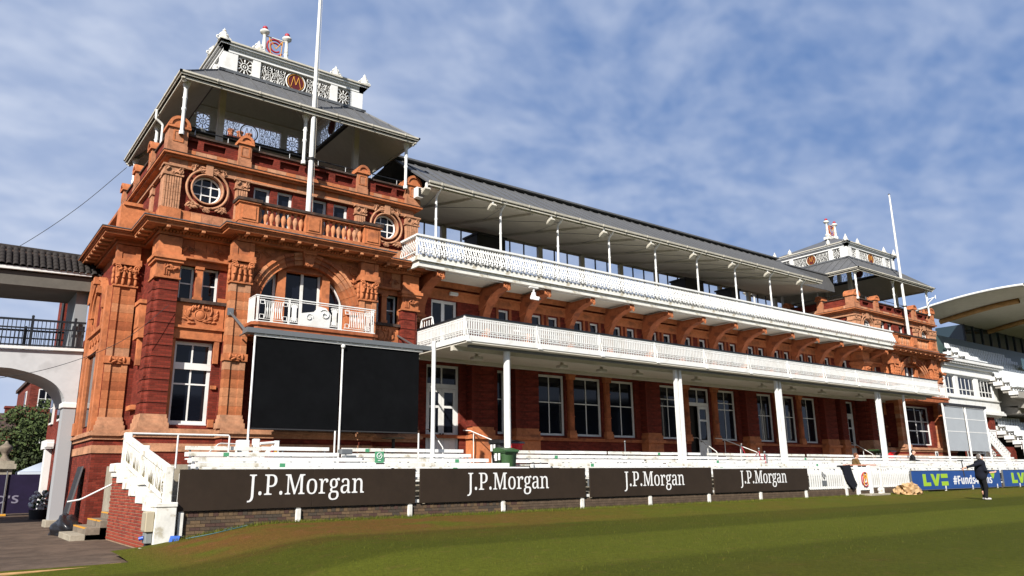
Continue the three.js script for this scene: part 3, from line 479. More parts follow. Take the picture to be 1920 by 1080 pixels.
  mesh('coping', [B(0.6, 10.4, 12.722, 12.79, -8.24, -7.88), B(0.6, 0.9, 12.722, 12.79, -15.6, -8.24), B(10.1, 10.4, 12.722, 12.79, -15.6, -8.24), B(0.9, 10.1, 12.722, 12.79, -15.6, -15.35)], M.coping, par);
  part('terrace_floor', [B(0.9, 10.1, 12.1, 12.22, -15.35, -8.2)], M.lead);  // unseen floor, made dark lead to cut bounced light on the loggia soffit
  const pin = (x, z, w, side) => { // parapet pier with a round-arched cap
    const g = group('parapet_pier', P), hw = w / 2, arc = (r, d) => { const s = new THREE.Shape(); s.absarc(0, 0, r, 0, Math.PI, false); s.lineTo(-r, 0); return new THREE.ExtrudeGeometry(s, { depth: d, bevelEnabled: false, curveSegments: 14 }).translate(0, 0, -d / 2); };
    const ring = (() => { const s = new THREE.Shape(); s.absarc(0, 0, hw + 0.05, 0, Math.PI, false); s.lineTo(-hw + 0.05, 0); s.absarc(0, 0, hw - 0.05, Math.PI, 0, true); return new THREE.ExtrudeGeometry(s, { depth: w + 0.16, bevelEnabled: false, curveSegments: 14 }).translate(0, 0, -(w + 0.16) / 2); })();
    const cap = [arc(hw - 0.02, w + 0.06), ring, new THREE.BoxGeometry(w + 0.14, 0.08, w + 0.14).translate(0, -0.04, 0)].map((q) => (side ? q.rotateY(Math.PI / 2) : q).translate(x, 12.93, z));
    mesh('cap', cap, M.terra, g);
    mesh('shaft', [B(x - hw, x + hw, 11.99, 12.85, z - hw, z + hw), B(x - hw - 0.02, x + hw + 0.02, 11.99, 12.24, z - hw - 0.02, z + hw + 0.02)], M.paleB, g);
    mesh('panel_frame', side ? [B(x - hw - 0.02, x - hw, 12.38, 12.78, z - 0.15, z - 0.1), B(x - hw - 0.02, x - hw, 12.38, 12.78, z + 0.1, z + 0.15)] : [B(x - 0.17, x - 0.12, 12.36, 12.78, z + hw, z + hw + 0.02), B(x + 0.12, x + 0.17, 12.36, 12.78, z + hw, z + hw + 0.02), B(x - 0.12, x + 0.12, 12.73, 12.78, z + hw, z + hw + 0.018), B(x - 0.12, x + 0.12, 12.36, 12.41, z + hw, z + hw + 0.018)], M.terra, g); return g;
  };
  pin(0.88, -8.1, 0.62); pin(3.18, -8.02, 0.44); pin(mir(3.18), -8.02, 0.44); pin(mir(0.88), -8.1, 0.62);
  for (const z of [-10.3, -12.9, -15.3]) { pin(0.74, z, 0.44, true); pin(10.26, z, 0.44, true); }
  // open loggia on top: rail, columns, hipped skirt roof and white iron lantern
  const rail = group('terrace_rail', P);
  mesh('handrail', [bar([1.1, 13.12, -8.2], [9.9, 13.12, -8.2], 0.022), bar([0.95, 13.12, -8.4], [0.95, 13.12, -15.2], 0.022)], M.blackIron, rail);
  for (let i = 0; i < 8; i++) mesh('stanchion', [bar([1.5 + i * 1.15, 12.7, -8.2], [1.5 + i * 1.15, 13.12, -8.2], 0.02)], M.steel, rail);
  const cx = 5.32, cz = -11.9, E0 = 4.65, E1 = 2.93, yE = 14.72, yB = 16.16;
  const colProf = [[0.09, 0], [0.09, 0.12], [0.062, 0.16], [0.06, 0.9], [0.085, 0.93], [0.085, 0.99], [0.06, 1.03], [0.07, 1.35], [0.095, 1.38], [0.07, 1.42], [0.065, 1.72], [0.11, 1.84], [0.16, 1.98]];
  for (const [x, z] of [[0.95, -7.72], [5.32, -7.72], [9.7, -7.72], [0.95, -11.9], [0.95, -15.9], [9.7, -11.9], [9.7, -15.9], [5.32, -15.9]]) part('roof_column', [LA(colProf, x, 12.62, z, 10)], M.white);
  for (const [a, b] of [[-1, -1], [1, -1], [-1, 1], [1, 1]]) part('lantern_post', [B(cx + a * 2.75 - 0.11, cx + a * 2.75 + 0.11, 12.2, 16.2, cz + b * 2.75 - 0.11, cz + b * 2.75 + 0.11)], M.cream);
  const frus = (h0, y0, h1, y1) => { // four sloping faces
    const q = [], c = (h, y) => [[cx - h, y, cz + h], [cx + h, y, cz + h], [cx + h, y, cz - h], [cx - h, y, cz - h]], a = c(h0, y0), b = c(h1, y1);
    for (let i = 0; i < 4; i++) { const j = (i + 1) % 4; q.push(...a[i], ...a[j], ...b[j], ...a[i], ...b[j], ...b[i]); }
    const g = new THREE.BufferGeometry(); g.setAttribute('position', new THREE.Float32BufferAttribute(q, 3)); g.computeVertexNormals(); return g;
  };
  const rf = group('tower_roof', P);
  mesh('slope', [frus(E0, yE, E1, yB)], M.roof, rf);
  mesh('soffit', [frus(E0 - 0.04, yE - 0.13, E1 - 0.02, yB - 0.14)], M.soffit, rf);
  const rot4 = (fn) => { const out = []; for (let i = 0; i < 4; i++) out.push(...fn().map((g) => g.translate(-cx, 0, -cz).rotateY(i * Math.PI / 2).translate(cx, 0, cz))); return out; };
  mesh('seams', rot4(() => { const o = []; for (let i = -7; i <= 7; i++) { const x = i * 0.62, t = Math.max(0, (Math.abs(x) - E1) / (E0 - E1)); o.push(beam([cx + x, yE + 0.015, cz + E0], [cx + x, mix(yB, yE, t) + 0.015, cz + mix(E1, E0, t)], 0.035, 0.05)); } o.push(beam([cx - E0, yE + 0.02, cz + E0], [cx - E1, yB + 0.02, cz + E1], 0.07, 0.06)); return o; }), M.roof, rf);
  mesh('gutter', rot4(() => [B(cx - E0 - 0.08, cx + E0 + 0.08, yE - 0.02, yE + 0.045, cz + E0, cz + E0 + 0.08), B(cx - E0 - 0.03, cx + E0 + 0.03, yE - 0.09, yE - 0.02, cz + E0, cz + E0 + 0.03), ...[-3.5, -2, -0.5, 1, 2.5, 4].map((x) => B(cx + x, cx + x + 0.05, yE - 0.04, yE + 0.055, cz + E0 - 0.01, cz + E0 + 0.095))]), M.cream, rf);
  mesh('fascia', rot4(() => [B(cx - E0 + 0.02, cx + E0 - 0.02, yE - 0.2, yE - 0.125, cz + E0 - 0.12, cz + E0 - 0.05)]), M.cream, rf);
  for (const [a, b] of [[-1, 1], [1, 1], [-1, -1], [1, -1]]) mesh('hip_rafter', [beam([cx + a * (E0 - 0.1), yE - 0.22, cz + b * (E0 - 0.1)], [cx + a * E1, yB - 0.25, cz + b * E1], 0.12, 0.16)], M.cream, rf);
  const lan = group('lantern', P);
  mesh('kerb', rot4(() => [B(cx - E1 - 0.1, cx + E1 + 0.1, yB - 0.04, yB + 0.07, cz + E1 - 0.12, cz + E1 + 0.1)]), M.lead, lan);
  for (const q of rot4(() => [[-2.635, 0.56], [-1.62, 0.3], [1.62, 0.3]].map(([x, w]) => B(cx + x - w / 2, cx + x + w / 2, yB + 0.07, 17.02, cz + E1 - 0.2, cz + E1 - 0.02)))) mesh('panel_post', [q], M.white, lan);
  for (const q of rot4(() => [B(cx + 2.355, cx + 2.73, yB + 0.07, 17.02, cz + E1 - 0.2, cz + E1 - 0.021)])) mesh('panel_post', [q], M.white, lan);
  mesh('entablature', rot4(() => [B(cx - E1, cx + E1, 17.02, 17.16, cz + E1 - 0.2, cz + E1), B(cx - E1 - 0.06, cx + E1 + 0.06, 17.16, 17.24, cz + E1 - 0.22, cz + E1 + 0.06), B(cx - E1 - 0.14, cx + E1 + 0.14, 17.24, 17.32, cz + E1 - 0.22, cz + E1 + 0.14)]), M.white, lan);
  mesh('cornice_gutter', rot4(() => [B(cx - E1 - 0.2, cx + E1 + 0.2, 17.322, 17.39, cz + E1 - 0.2, cz + E1 + 0.2)]), M.cream, lan);
  const yl = (yB + 0.07 + 17.02) / 2, rh = 0.37;
  mesh('iron_panels', rot4(() => {
    const o = [], z = cz + E1 - 0.1, ring = (x, y, r, t = 0.02) => new THREE.TorusGeometry(r, t, 4, 22).translate(x, y, z);
    for (const s of [-1, 1]) {
      const x = cx + s * 2.06; o.push(ring(x, yl, rh, 0.026), ring(x, yl, 0.14), ring(x, yl, 0.05)); for (let i = 0; i < 12; i++) { const a = i * Math.PI / 6; o.push(bar([x + 0.14 * Math.cos(a), yl + 0.14 * Math.sin(a), z], [x + rh * Math.cos(a), yl + rh * Math.sin(a), z], 0.014, 4)); if (i % 2) o.push(leaf(x + 0.26 * Math.cos(a), yl + 0.26 * Math.sin(a), z, a, 0.08, 0.032, 0.018)); }
      for (const [a, b] of [[-1, -1], [1, -1], [-1, 1], [1, 1]]) o.push(curl(x + a * 0.3, yl + b * 0.31, z, 0.09, 1.3, 0, a * b, 0.015));
      for (let k = 0; k < 4; k++) for (const b of [-1, 1]) { const xx = cx + s * (0.56 + k * 0.27); o.push(curl(xx, yl + b * 0.27, z, 0.125, 1.5, k % 2 ? 4.2 : 1.2, b * (k % 2 ? 1 : -1), 0.016), curl(xx + 0.06 * s, yl + b * 0.07, z, 0.085, 1.3, k % 2 ? 1 : 4, -b, 0.013)); }
      for (const k of [0, 1, 2, 3]) { const xa = cx + s * (0.46 + k * 0.27), xb = cx + s * (0.72 + k * 0.27); o.push(TB([[xa, yl - 0.4, z], [mix(xa, xb, 0.2), yl, z], [mix(xa, xb, 0.8), yl, z], [xb, yl + 0.4, z]], 0.011, 10, 4, true), TB([[xb, yl - 0.4, z], [mix(xa, xb, 0.8), yl, z], [mix(xa, xb, 0.2), yl, z], [xa, yl + 0.4, z]], 0.011, 10, 4, true)); }
    }
    o.push(ring(cx, yl, 0.4, 0.03)); return o;
  }), M.white, lan);
  rot4(() => [new THREE.CylinderGeometry(0.36, 0.36, 0.03, 24).rotateX(Math.PI / 2).translate(cx, yl, cz + E1 - 0.1)]).forEach((q, i) => { if (i !== 2) mesh('medallion', [q], M.maroon, lan); });
  mesh('medallion_letters', rot4(() => { const z = cz + E1 - 0.07, L = [[-0.2, -0.22], [-0.1, 0.24], [0, -0.12], [0.1, 0.24], [0.2, -0.22]], o = [new THREE.TorusGeometry(0.33, 0.01, 4, 26).translate(cx, yl, z)]; for (let i = 0; i < 4; i++) o.push(bar([cx + L[i][0], yl + L[i][1], z], [cx + L[i + 1][0], yl + L[i + 1][1], z], 0.013, 4)); return o; }), M.yellow, lan);
  mesh('lantern_roof', [frus(E1 + 0.15, 17.39, 0.5, 18.75), B(cx - 0.5, cx + 0.5, 18.72, 18.78, cz - 0.5, cz + 0.5)], M.roof, lan);
  mesh('lantern_ceiling', [frus(E1 - 0.1, 17.33, 0.45, 18.6)], M.soffit, lan);
  const fin = (x, z, k, s) => part('finial', [...[0, 1, 2, 3].map((i) => new THREE.SphereGeometry((0.2 - i * 0.042) * k, 8, 6).scale(1, 1, 0.7).translate(x, 17.45 + i * 0.12 * k, z)), ...[-1, 1].flatMap((m) => [curl(x + m * 0.2 * k, 17.5, z, 0.11 * k, 1.4, m > 0 ? 2 : 1, m, 0.03), leaf(x + m * 0.12 * k, 17.66, z, m > 0 ? 2.2 : 0.9, 0.1 * k, 0.04, 0.05)]), new THREE.ConeGeometry(0.06, 0.2 * k, 6).translate(x, 17.86 * 1 + (k - 1) * 0.4, z), B(x - 0.2 * k, x + 0.2 * k, 17.38, 17.44, z - 0.12, z + 0.12)], M.grimy).rotation.set(0, 0, 0 * s);
  for (const [a, b] of [[-1, 1], [1, 1], [-1, -1], [1, -1]]) { fin(cx + a * 2.95, cz + b * 2.95, 1.0, 1); fin(cx + a * 1.62, cz + b * 2.98, 0.85, 1); }
  for (const a of [-1, 1]) { fin(cx + a * 2.98, cz + 1.6, 0.85, 1); fin(cx + a * 2.98, cz - 1.6, 0.85, 1); }
  const em = group('rooftop_emblem', P), ez = cz;
  mesh('pedestal', [B(cx - 0.75, cx + 0.75, 18.75, 18.95, ez - 0.2, ez + 0.2), RB(cx - 0.62, cx + 0.62, 18.95, 19.12, ez - 0.14, ez + 0.14, 0.05, 2), ...foliage(cx, 18.98, 1.3, 0.2, ez + 0.18, 8, 15)], M.grimy, em);
  for (const s of [-1, 1]) { mesh('post', [LA([[0.16, 0], [0.2, 0.1], [0.1, 0.22], [0.075, 0.32], [0.11, 0.38], [0.09, 0.46], [0.065, 1.0], [0.1, 1.04], [0.2, 1.12], [0.21, 1.2], [0.13, 1.27], [0.0, 1.28]], cx + s * 0.5, 19.05, ez, 12)], M.grimy, em); mesh('ball', [new THREE.SphereGeometry(0.115, 12, 8).translate(cx + s * 0.5, 20.4, ez)], M.red, em); }
  mesh('crossbar', [bar([cx - 0.45, 20.05, ez], [cx + 0.45, 20.05, ez], 0.028)], M.grimy, em);
  mesh('letter_c', [new THREE.TorusGeometry(0.37, 0.045, 5, 26, 5.0).rotateZ(0.65).translate(cx, 19.62, ez), new THREE.TorusGeometry(0.22, 0.04, 5, 22, 5.0).rotateZ(0.65).translate(cx, 19.62, ez)], M.red, em);
  { const L = [[-0.2, -0.38], [-0.3, 0.38], [0.02, -0.08], [0.3, 0.38], [0.24, -0.38]], o = []; for (let i = 0; i < 4; i++) o.push(bar([cx + L[i][0], 19.62 + L[i][1], ez + 0.04], [cx + L[i + 1][0], 19.62 + L[i + 1][1], ez + 0.04], 0.02, 5)); mesh('letter_m', o, M.yellow, em); }
  part('rainwater_pipe', [TB([[0.62, 14.66, -10.6], [0.62, 14.3, -10.6], [0.88, 14.1, -10.6], [0.88, 12.7, -10.6]], 0.05, 24, 6)], M.white);
}
const tower0 = P.children.length;
buildTower();
const towerParts = P.children.slice(tower0);
// the far tower, a little broader
const TS = 1.18, TT = 50.25 - TS * 5.5;
for (const o of towerParts) if (!leftOnly.has(o)) { const c = o.clone(); c.scale.x = TS; c.position.x = TS * c.position.x + TT; P.add(c); }

// ---------------------------------------------------------------- centre range between the towers
const CX = 28.45, ZW = -8.6, X0 = 10.4, X1 = 44.5;
const both = (a, b) => [[CX - b, CX - a], [CX + a, CX + b]];
{
  // ground floor openings, as distances from the middle of the range
  const wins = [...both(1.5, 3.2), ...both(4.95, 6.7), ...both(7.25, 9.05), ...both(9.6, 11.3), ...both(13.05, 13.5)];
  const doors = [[CX - 0.9, CX + 0.9], [11.37, 12.98], [42.7, 44.2]];
  const upper = []; // first-floor windows, Y 7.3 to 8.38
  const face = [3.95, 12.0, 14.25], small = [1.35, 6.7, 9.3, 17.55];
  for (const a of [0.35, 2.0, 3.05, 4.75, 5.75, 7.3, 8.35, 9.95, 10.95, 12.85]) for (const s of [-1, 1]) { const c = CX + s * (a + 0.28); upper.push([c - 0.3, c + 0.3]); }
  const holes = [...wins.map(([a, b]) => rectHole(a, b, 2.86, 5.62)), ...doors.map(([a, b]) => rectHole(a, b, 1.8, 5.62)), ...upper.map(([a, b]) => rectHole(a, b, 7.1, 8.36)), rectHole(11.55, 12.85, 6.3, 8.4), rectHole(42.85, 44.15, 6.3, 8.4)];
  part('wall', [EX(shapeOf([[X0, 1.5], [X1, 1.5], [X1, 9.3], [X0, 9.3]], holes), ZW - 0.4, ZW)], M.brick);
  part('interior_lining', [B(X0, X1, 1.5, 9.3, ZW - 1.2, ZW - 1.0)], M.interior);
  part('string_course', [B(X0, X1, 8.42, 8.78, ZW, ZW + 0.07), B(X0, X1, 8.78, 8.84, ZW, ZW + 0.13)], M.terra);
  part('string_course', [B(X0, X1, 8.95, 9.2, ZW, ZW + 0.12)], M.terra);
  part('plinth_course', [B(X0, CX - 0.95, 2.62, 2.76, ZW, ZW + 0.1), B(CX + 0.95, X1, 2.62, 2.76, ZW, ZW + 0.1)], M.terraB);
  for (const [a, b] of wins) {
    const narrow = b - a < 1; windowUnit(a, b, 2.86, 5.62, ZW - 0.14, { v: narrow ? [] : [0.5], h: Math.abs((a + b) / 2 - CX) < 4 ? [0.62, 0.76] : [0.55], f: 0.1, b: 0.045, name: 'sash_window' });
  }
  for (const [a, b] of upper) windowUnit(a, b, 7.1, 8.36, ZW - 0.1, { v: [], h: [0.5], f: 0.08, b: 0.04, name: 'sash_window' });
  for (const x of [11.55, 42.85]) windowUnit(x, x + 1.3, 6.3, 8.4, ZW - 0.12, { v: [0.5], h: [], f: 0.12, b: 0.16, name: 'french_window' });
  // terracotta surrounds
  for (const [a, b] of upper) part('window_surround', [B(a - 0.12, a, 7.0, 8.42, ZW, ZW + 0.04), B(b, b + 0.12, 7.0, 8.42, ZW, ZW + 0.04)], M.terraB);
  const column = (x, w) => { const g = group('column', P), hw = w / 2; mesh('base', [B(x - hw - 0.05, x + hw + 0.05, 2.76, 2.98, ZW - 0.1, ZW + 0.22), B(x - hw - 0.02, x + hw + 0.02, 2.98, 3.1, ZW - 0.1, ZW + 0.19)], M.terra, g); mesh('shaft', [new THREE.CylinderGeometry(hw * 0.92, hw, 2.35, 14).translate(x, 4.275, ZW + 0.04), new THREE.TorusGeometry(hw * 0.98, 0.03, 5, 16).rotateX(Math.PI / 2).translate(x, 4.9, ZW + 0.04), new THREE.TorusGeometry(hw * 1.02, 0.03, 5, 16).rotateX(Math.PI / 2).translate(x, 3.75, ZW + 0.04)], M.terraB, g); mesh('capital', [B(x - hw - 0.03, x + hw + 0.03, 5.45, 5.62, ZW - 0.1, ZW + 0.2), B(x - hw - 0.06, x + hw + 0.06, 5.62, 5.75, ZW - 0.1, ZW + 0.23)], M.terra, g); };
  for (const a of [1.2, 6.97, 9.32]) for (const s of [-1, 1]) column(CX + s * a, a === 1.2 ? 0.42 : 0.36);
  const pier = (x, w) => {
    const g = group('brick_pier', P), hw = w / 2, dy = 0.367, bg = join([B(-hw, hw, 0, dy - 0.02, ZW - 0.05, ZW + 0.42)]);
    for (let i = 0; i < 7; i++) { const q = new THREE.Mesh(bg, M.brick); q.name = 'brick_band'; q.castShadow = q.receiveShadow = true; q.position.set(x, 3.1 + i * dy, 0); g.add(q); }
    mesh('core', [B(x - hw + 0.03, x + hw - 0.03, 3.1, 5.67, ZW - 0.05, ZW + 0.39)], M.farBrick, g);
    mesh('base', [B(x - hw - 0.04, x + hw + 0.04, 1.6, 1.95, ZW - 0.05, ZW + 0.5), B(x - hw - 0.02, x + hw + 0.02, 1.95, 2.6, ZW - 0.05, ZW + 0.46), B(x - hw - 0.1, x + hw + 0.1, 2.6, 2.75, ZW - 0.05, ZW + 0.56), B(x - hw - 0.02, x + hw + 0.02, 2.75, 2.98, ZW - 0.05, ZW + 0.46), B(x - hw + 0.04, x + hw - 0.04, 2.98, 3.1, ZW - 0.05, ZW + 0.44)], M.terra, g);
    mesh('cap', [B(x - hw - 0.03, x + hw + 0.03, 5.67, 5.76, ZW - 0.05, ZW + 0.45)], M.terraB, g);
  };
  for (const a of [4.08, 12.17]) for (const s of [-1, 1]) pier(CX + s * a, a === 4.08 ? 1.05 : 1.3);
  pier(CX - 14.55, 1.15); pier(CX + 13.75, 0.7);
  // doors: fanlight over a half-glazed leaf with panels
  const doorUnit = (a, b, leaves, open) => {
    const g = group('door', P), z = ZW - 0.12; mesh('frame', [B(a, a + 0.1, 1.8, 5.62, z - 0.1, z), B(b - 0.1, b, 1.8, 5.62, z - 0.1, z), B(a + 0.1, b - 0.1, 4.66, 4.84, z - 0.1, z + 0.02), B(a + 0.1, b - 0.1, 5.52, 5.62, z - 0.1, z - 0.004), B((a + b) / 2 - 0.03, (a + b) / 2 + 0.03, 4.84, 5.52, z - 0.09, z - 0.02)], M.white, g);
    mesh('fanlight', [B(a + 0.1, b - 0.1, 4.84, 5.52, z - 0.07, z - 0.058)], M.glass, g);
    const lw = (b - a - 0.2) / leaves;
    for (let i = 0; i < leaves; i++) {
      const x = a + 0.1 + i * lw; if (open && i === 0) { mesh('opening', [B(x, x + lw, 1.8, 4.66, z - 0.3, z - 0.28)], M.interior, g); continue; }  // near-black sheet stands in for the dark hall beyond the open leaf
      const f = 0.13; mesh('leaf', [EX(shapeOf([[x + 0.008, 1.82], [x + lw - 0.008, 1.82], [x + lw - 0.008, 4.65], [x + 0.008, 4.65]], [rectHole(x + f, x + lw - f, 2.85, 3.85), rectHole(x + f, x + lw - f, 3.95, 4.5)]), z - 0.07, z - 0.015), B(x + f, x + lw / 2 - 0.03, 2.0, 2.7, z - 0.016, z - 0.004), B(x + lw / 2 + 0.03, x + lw - f, 2.0, 2.7, z - 0.016, z - 0.004)], M.white, g);
      mesh('pane', [B(x + f, x + lw - f, 2.85, 3.85, z - 0.05, z - 0.04)], M.glass, g); mesh('pane', [B(x + f, x + lw - f, 3.95, 4.5, z - 0.05, z - 0.04)], M.glass, g);
      mesh('handle', [new THREE.SphereGeometry(0.045, 8, 6).translate(x + (i ? 0.07 : lw - 0.07), 2.78, z + 0.03)], M.dark, g);
    }
  };
  doorUnit(...doors[1], 2, false); doorUnit(...doors[0], 2, true); doorUnit(...doors[2], 2, false);
  // handrails at the doors
  for (const [x, s] of [[doors[1][1] + 0.1, 1], [doors[0][1] + 0.02, 1], [doors[0][0] - 0.02, -1], [doors[1][0] - 0.05, -1], [doors[2][0], -1]]) {
    const g = group('handrail', P), k = s > 0 ? 1 : 0.25; mesh('rail', [TB([[x, 2.95, ZW + 0.15], [x + s * 0.1 * k, 2.92, ZW + 0.5], [x + s * 1.25 * k, 2.15, ZW + 1.9], [x + s * 1.3 * k, 2.0, ZW + 1.9]], 0.022, 20, 6)], M.white, g);
    for (const t of [0.15, 0.55, 1]) mesh('post', [bar([x + s * 1.25 * k * t, 1.0, ZW + 0.4 + 1.5 * t], [x + s * 1.25 * k * t, mix(2.92, 2.15, t), ZW + 0.4 + 1.5 * t], 0.02)], M.white, g);
  }
  // great terracotta brackets carrying the upper balcony
  const bracket = (x, big) => {
    const g = group('bracket', P), w = big ? 0.19 : 0.14, zf = -6.8;
    const sw = [[ZW, 7.55], [ZW + 0.22, 7.6], [ZW + 0.3, 8.0], [ZW + 0.65, 8.5], [zf - 0.5, 8.82], [zf, 8.88], [zf, 9.1], [ZW, 9.1]];
    mesh('arm', [ZY(sw, x - w, x + w), ZY([[ZW, 8.15], [ZW + 0.45, 8.3], [ZW + 0.9, 8.66], [zf - 0.25, 8.86], [zf - 0.25, 9.0], [ZW, 9.0]], x - w - 0.05, x + w + 0.05)], M.terraB, g);  // darker terracotta puts the shade under the balcony into the arm colour
    mesh('pilaster_strip', [B(x - w, x + w, 6.0, 7.6, ZW, ZW + 0.2), B(x - w - 0.04, x + w + 0.04, 7.5, 7.6, ZW, ZW + 0.26)], M.terraB, g);
    mesh('scroll', [...foliage(x, 8.88, w * 2, 0.24, zf + 0.015, 7, 17, false), curl(x, 8.9, zf + 0.02, 0.12, 1.5, 0, 1, 0.03)], M.terra, g);
    if (big) mesh('carved_head', [new THREE.SphereGeometry(0.13, 10, 8).scale(1, 1.3, 1).translate(x, 7.18, ZW + 0.33), leaf(x, 7.16, ZW + 0.47, Math.PI / 2, 0.06, 0.025, 0.04), new THREE.ConeGeometry(0.2, 0.3, 8).translate(x, 6.95, ZW + 0.26), curl(x - 0.15, 7.32, ZW + 0.3, 0.1, 1.4, 0, 1, 0.03), curl(x + 0.15, 7.32, ZW + 0.3, 0.1, 1.4, 3, -1, 0.03), ...foliage(x, 6.9, 0.4, 0.3, ZW + 0.3, 7, 27)], M.terraC, g);
  };
  for (const a of face) for (const s of [-1, 1]) bracket(CX + s * a, true);
  for (const a of small) for (const s of [-1, 1]) bracket(CX + s * a, a === 17.55);

  // ---- upper balcony
  const ub = group('upper_balcony', P), ux0 = 9.7, ux1 = 46.8, uz = -6.6;
  mesh('slab', [B(ux0 + 0.05, ux1 - 0.05, 9.3, 9.5, ZW, uz - 0.06), B(ux0, ux1, 9.34, 9.52, uz - 0.06, uz + 0.03), B(ux0 - 0.002, ux0 + 0.06, 9.34, 9.52, ZW, uz - 0.06)], M.grimy, ub);
  mesh('fascia', [B(ux0 + 0.08, ux1 - 0.08, 9.1, 9.298, uz - 0.16, uz - 0.05), B(ux0 + 0.08, ux0 + 0.18, 9.1, 9.298, ZW, uz - 0.16)], M.grimy, ub);
  mesh('soffit', [B(ux0 + 0.2, ux1 - 0.2, 9.2, 9.29, ZW, uz - 0.165)], M.soffit, ub);
  mesh('bead', [bar([ux0, 9.33, uz + 0.035], [ux1, 9.33, uz + 0.035], 0.02)], M.white, ub);
  const belly = [[0.0, 0.0], [0.14, 0.07], [0.16, 0.2], [0.08, 0.42], [0.0, 0.62], [0.0, 0.8]];
  function balusterU(x, k) { // cast-iron baluster that swells out at the foot
    const g = TB(belly.map(([o, h]) => [x, 9.52 + h, uz - 0.06 + o]), 0.024, 9, 4, true); return k ? [g, leaf(x, 9.63, uz + 0.1, Math.PI / 2, 0.09, 0.045, 0.025), leaf(x, 9.86, uz + 0.03, Math.PI / 2, 0.08, 0.036, 0.02)] : [g, leaf(x, 9.67, uz + 0.11, 0.6, 0.075, 0.04, 0.025), leaf(x, 10.0, uz - 0.03, Math.PI / 2, 0.07, 0.034, 0.02)];
  }
  const bays = 12, bw = (ux1 - ux0) / bays;
  for (let b = 0; b < bays; b++) {
    const g = [], a = ux0 + b * bw; for (let i = 0; i < 25; i++) { const x = a + (i + 0.5) * bw / 25; g.push(...balusterU(x, i % 2)); const y = 10.12; g.push(bar([x - 0.06, y, uz - 0.055], [x, y + 0.15, uz - 0.055], 0.018, 4), bar([x + 0.06, y, uz - 0.055], [x, y + 0.15, uz - 0.055], 0.018, 4)); if (i % 2) g.push(new THREE.TorusGeometry(0.05, 0.018, 4, 10).translate(x + 0.06, 9.98, uz - 0.03), curl(x + 0.06, 9.78, uz + 0.06, 0.055, 1.2, 0, 1, 0.018)); else g.push(curl(x + 0.06, 9.6, uz + 0.1, 0.05, 1.2, 2, -1, 0.018), curl(x + 0.06, 9.8, uz + 0.05, 0.05, 1.2, 2, -1, 0.016)); }
    g.push(B(a, a + bw, 10.1, 10.125, uz - 0.075, uz - 0.045), B(a, a + bw, 9.525, 9.56, uz - 0.08, uz - 0.02));
    mesh('iron_panel', g, M.white, ub);
    mesh('post', [B(a - 0.03, a + 0.03, 9.5, 10.32, uz - 0.12, uz - 0.06)], M.white, ub);
  }
  { const g = []; for (let i = 0; i < 10; i++) { const z = uz - 0.15 - i * 0.15; g.push(TB(belly.map(([o, h]) => [ux0 + 0.06 - o, 9.52 + h, z]), 0.017, 9, 4, true), leaf(ux0 - 0.06, 9.64, z, 1.2, 0.03, 0.05, 0.06)); } g.push(B(ux0 + 0.03, ux0 + 0.08, 10.1, 10.125, uz - 1.6, uz - 0.05)); mesh('iron_panel', g, M.white, ub); }
  mesh('handrail', [B(ux0 - 0.06, ux1 + 0.06, 10.31, 10.39, uz - 0.14, uz + 0.02), B(ux0 - 0.06, ux0 + 0.1, 10.31, 10.39, uz - 1.7, uz - 0.14), B(ux1 - 0.1, ux1 + 0.06, 10.31, 10.39, uz - 1.7, uz - 0.14)], M.white, ub);
  mesh('conduit', [bar([ux0 + 0.5, 9.06, uz - 0.22], [ux1 - 1, 9.06, uz - 0.22], 0.015), ...[0.5, 3, 6, 9.3, 12.5, 15.6, 19, 22, 25, 28, 31].map((t) => new THREE.SphereGeometry(0.035, 6, 5).translate(ux0 + t, 9.06, uz - 0.2))], M.white, ub);
  // ---- lower balcony
  const lb = group('lower_balcony', P), lx0 = 10.4, lx1 = 47.1, lz = -4.27;
  mesh('slab', [B(lx0, lx1, 5.86, 6.06, ZW, lz)], M.white, lb);
  mesh('soffit', [B(lx0 + 0.05, lx1 - 0.05, 5.79, 5.858, ZW, lz - 0.03)], M.soffit, lb);
  mesh('beam', [B(lx0 + 0.05, lx1 - 0.05, 5.62, 5.788, -5.35, -5.15), B(lx0 + 0.05, lx1 - 0.05, 5.66, 5.788, ZW + 0.45, ZW + 0.75)], M.cream, lb);
  mesh('blind_housing', [B(lx0 + 0.4, lx1 - 0.4, 5.7, 5.785, -4.75, -4.62)], M.greySteel, lb);
  const lb_bays = 11, lw = (lx1 - lx0) / lb_bays;
  const panelL = (a, b, put) => { // pickets under a zigzag frieze
    const g = [], n = Math.round((b - a) / 0.105), s = (b - a) / n;
    for (let i = 0; i < n; i++) { const x = a + (i + 0.5) * s; g.push(put(x - 0.031, x + 0.031, 6.3, 6.6, 0.02)); g.push(put(x - 0.02, x + 0.02, 6.6, 6.68, 0.018), put(x - 0.045, x + 0.045, 6.62, 6.66, 0.016)); if (i % 2) g.push(put(x - 0.045, x + 0.045, 6.2, 6.24, 0.018)); g.push(put(x - 0.012, x + 0.012, 6.06, 6.3, 0.014)); }
    g.push(put(a, b, 6.68, 6.76, 0.03), put(a, b, 6.59, 6.61, 0.026), put(a, b, 6.28, 6.31, 0.026), put(a, b, 6.14, 6.17, 0.026), put(a, b, 6.235, 6.255, 0.022)); return g;
  };
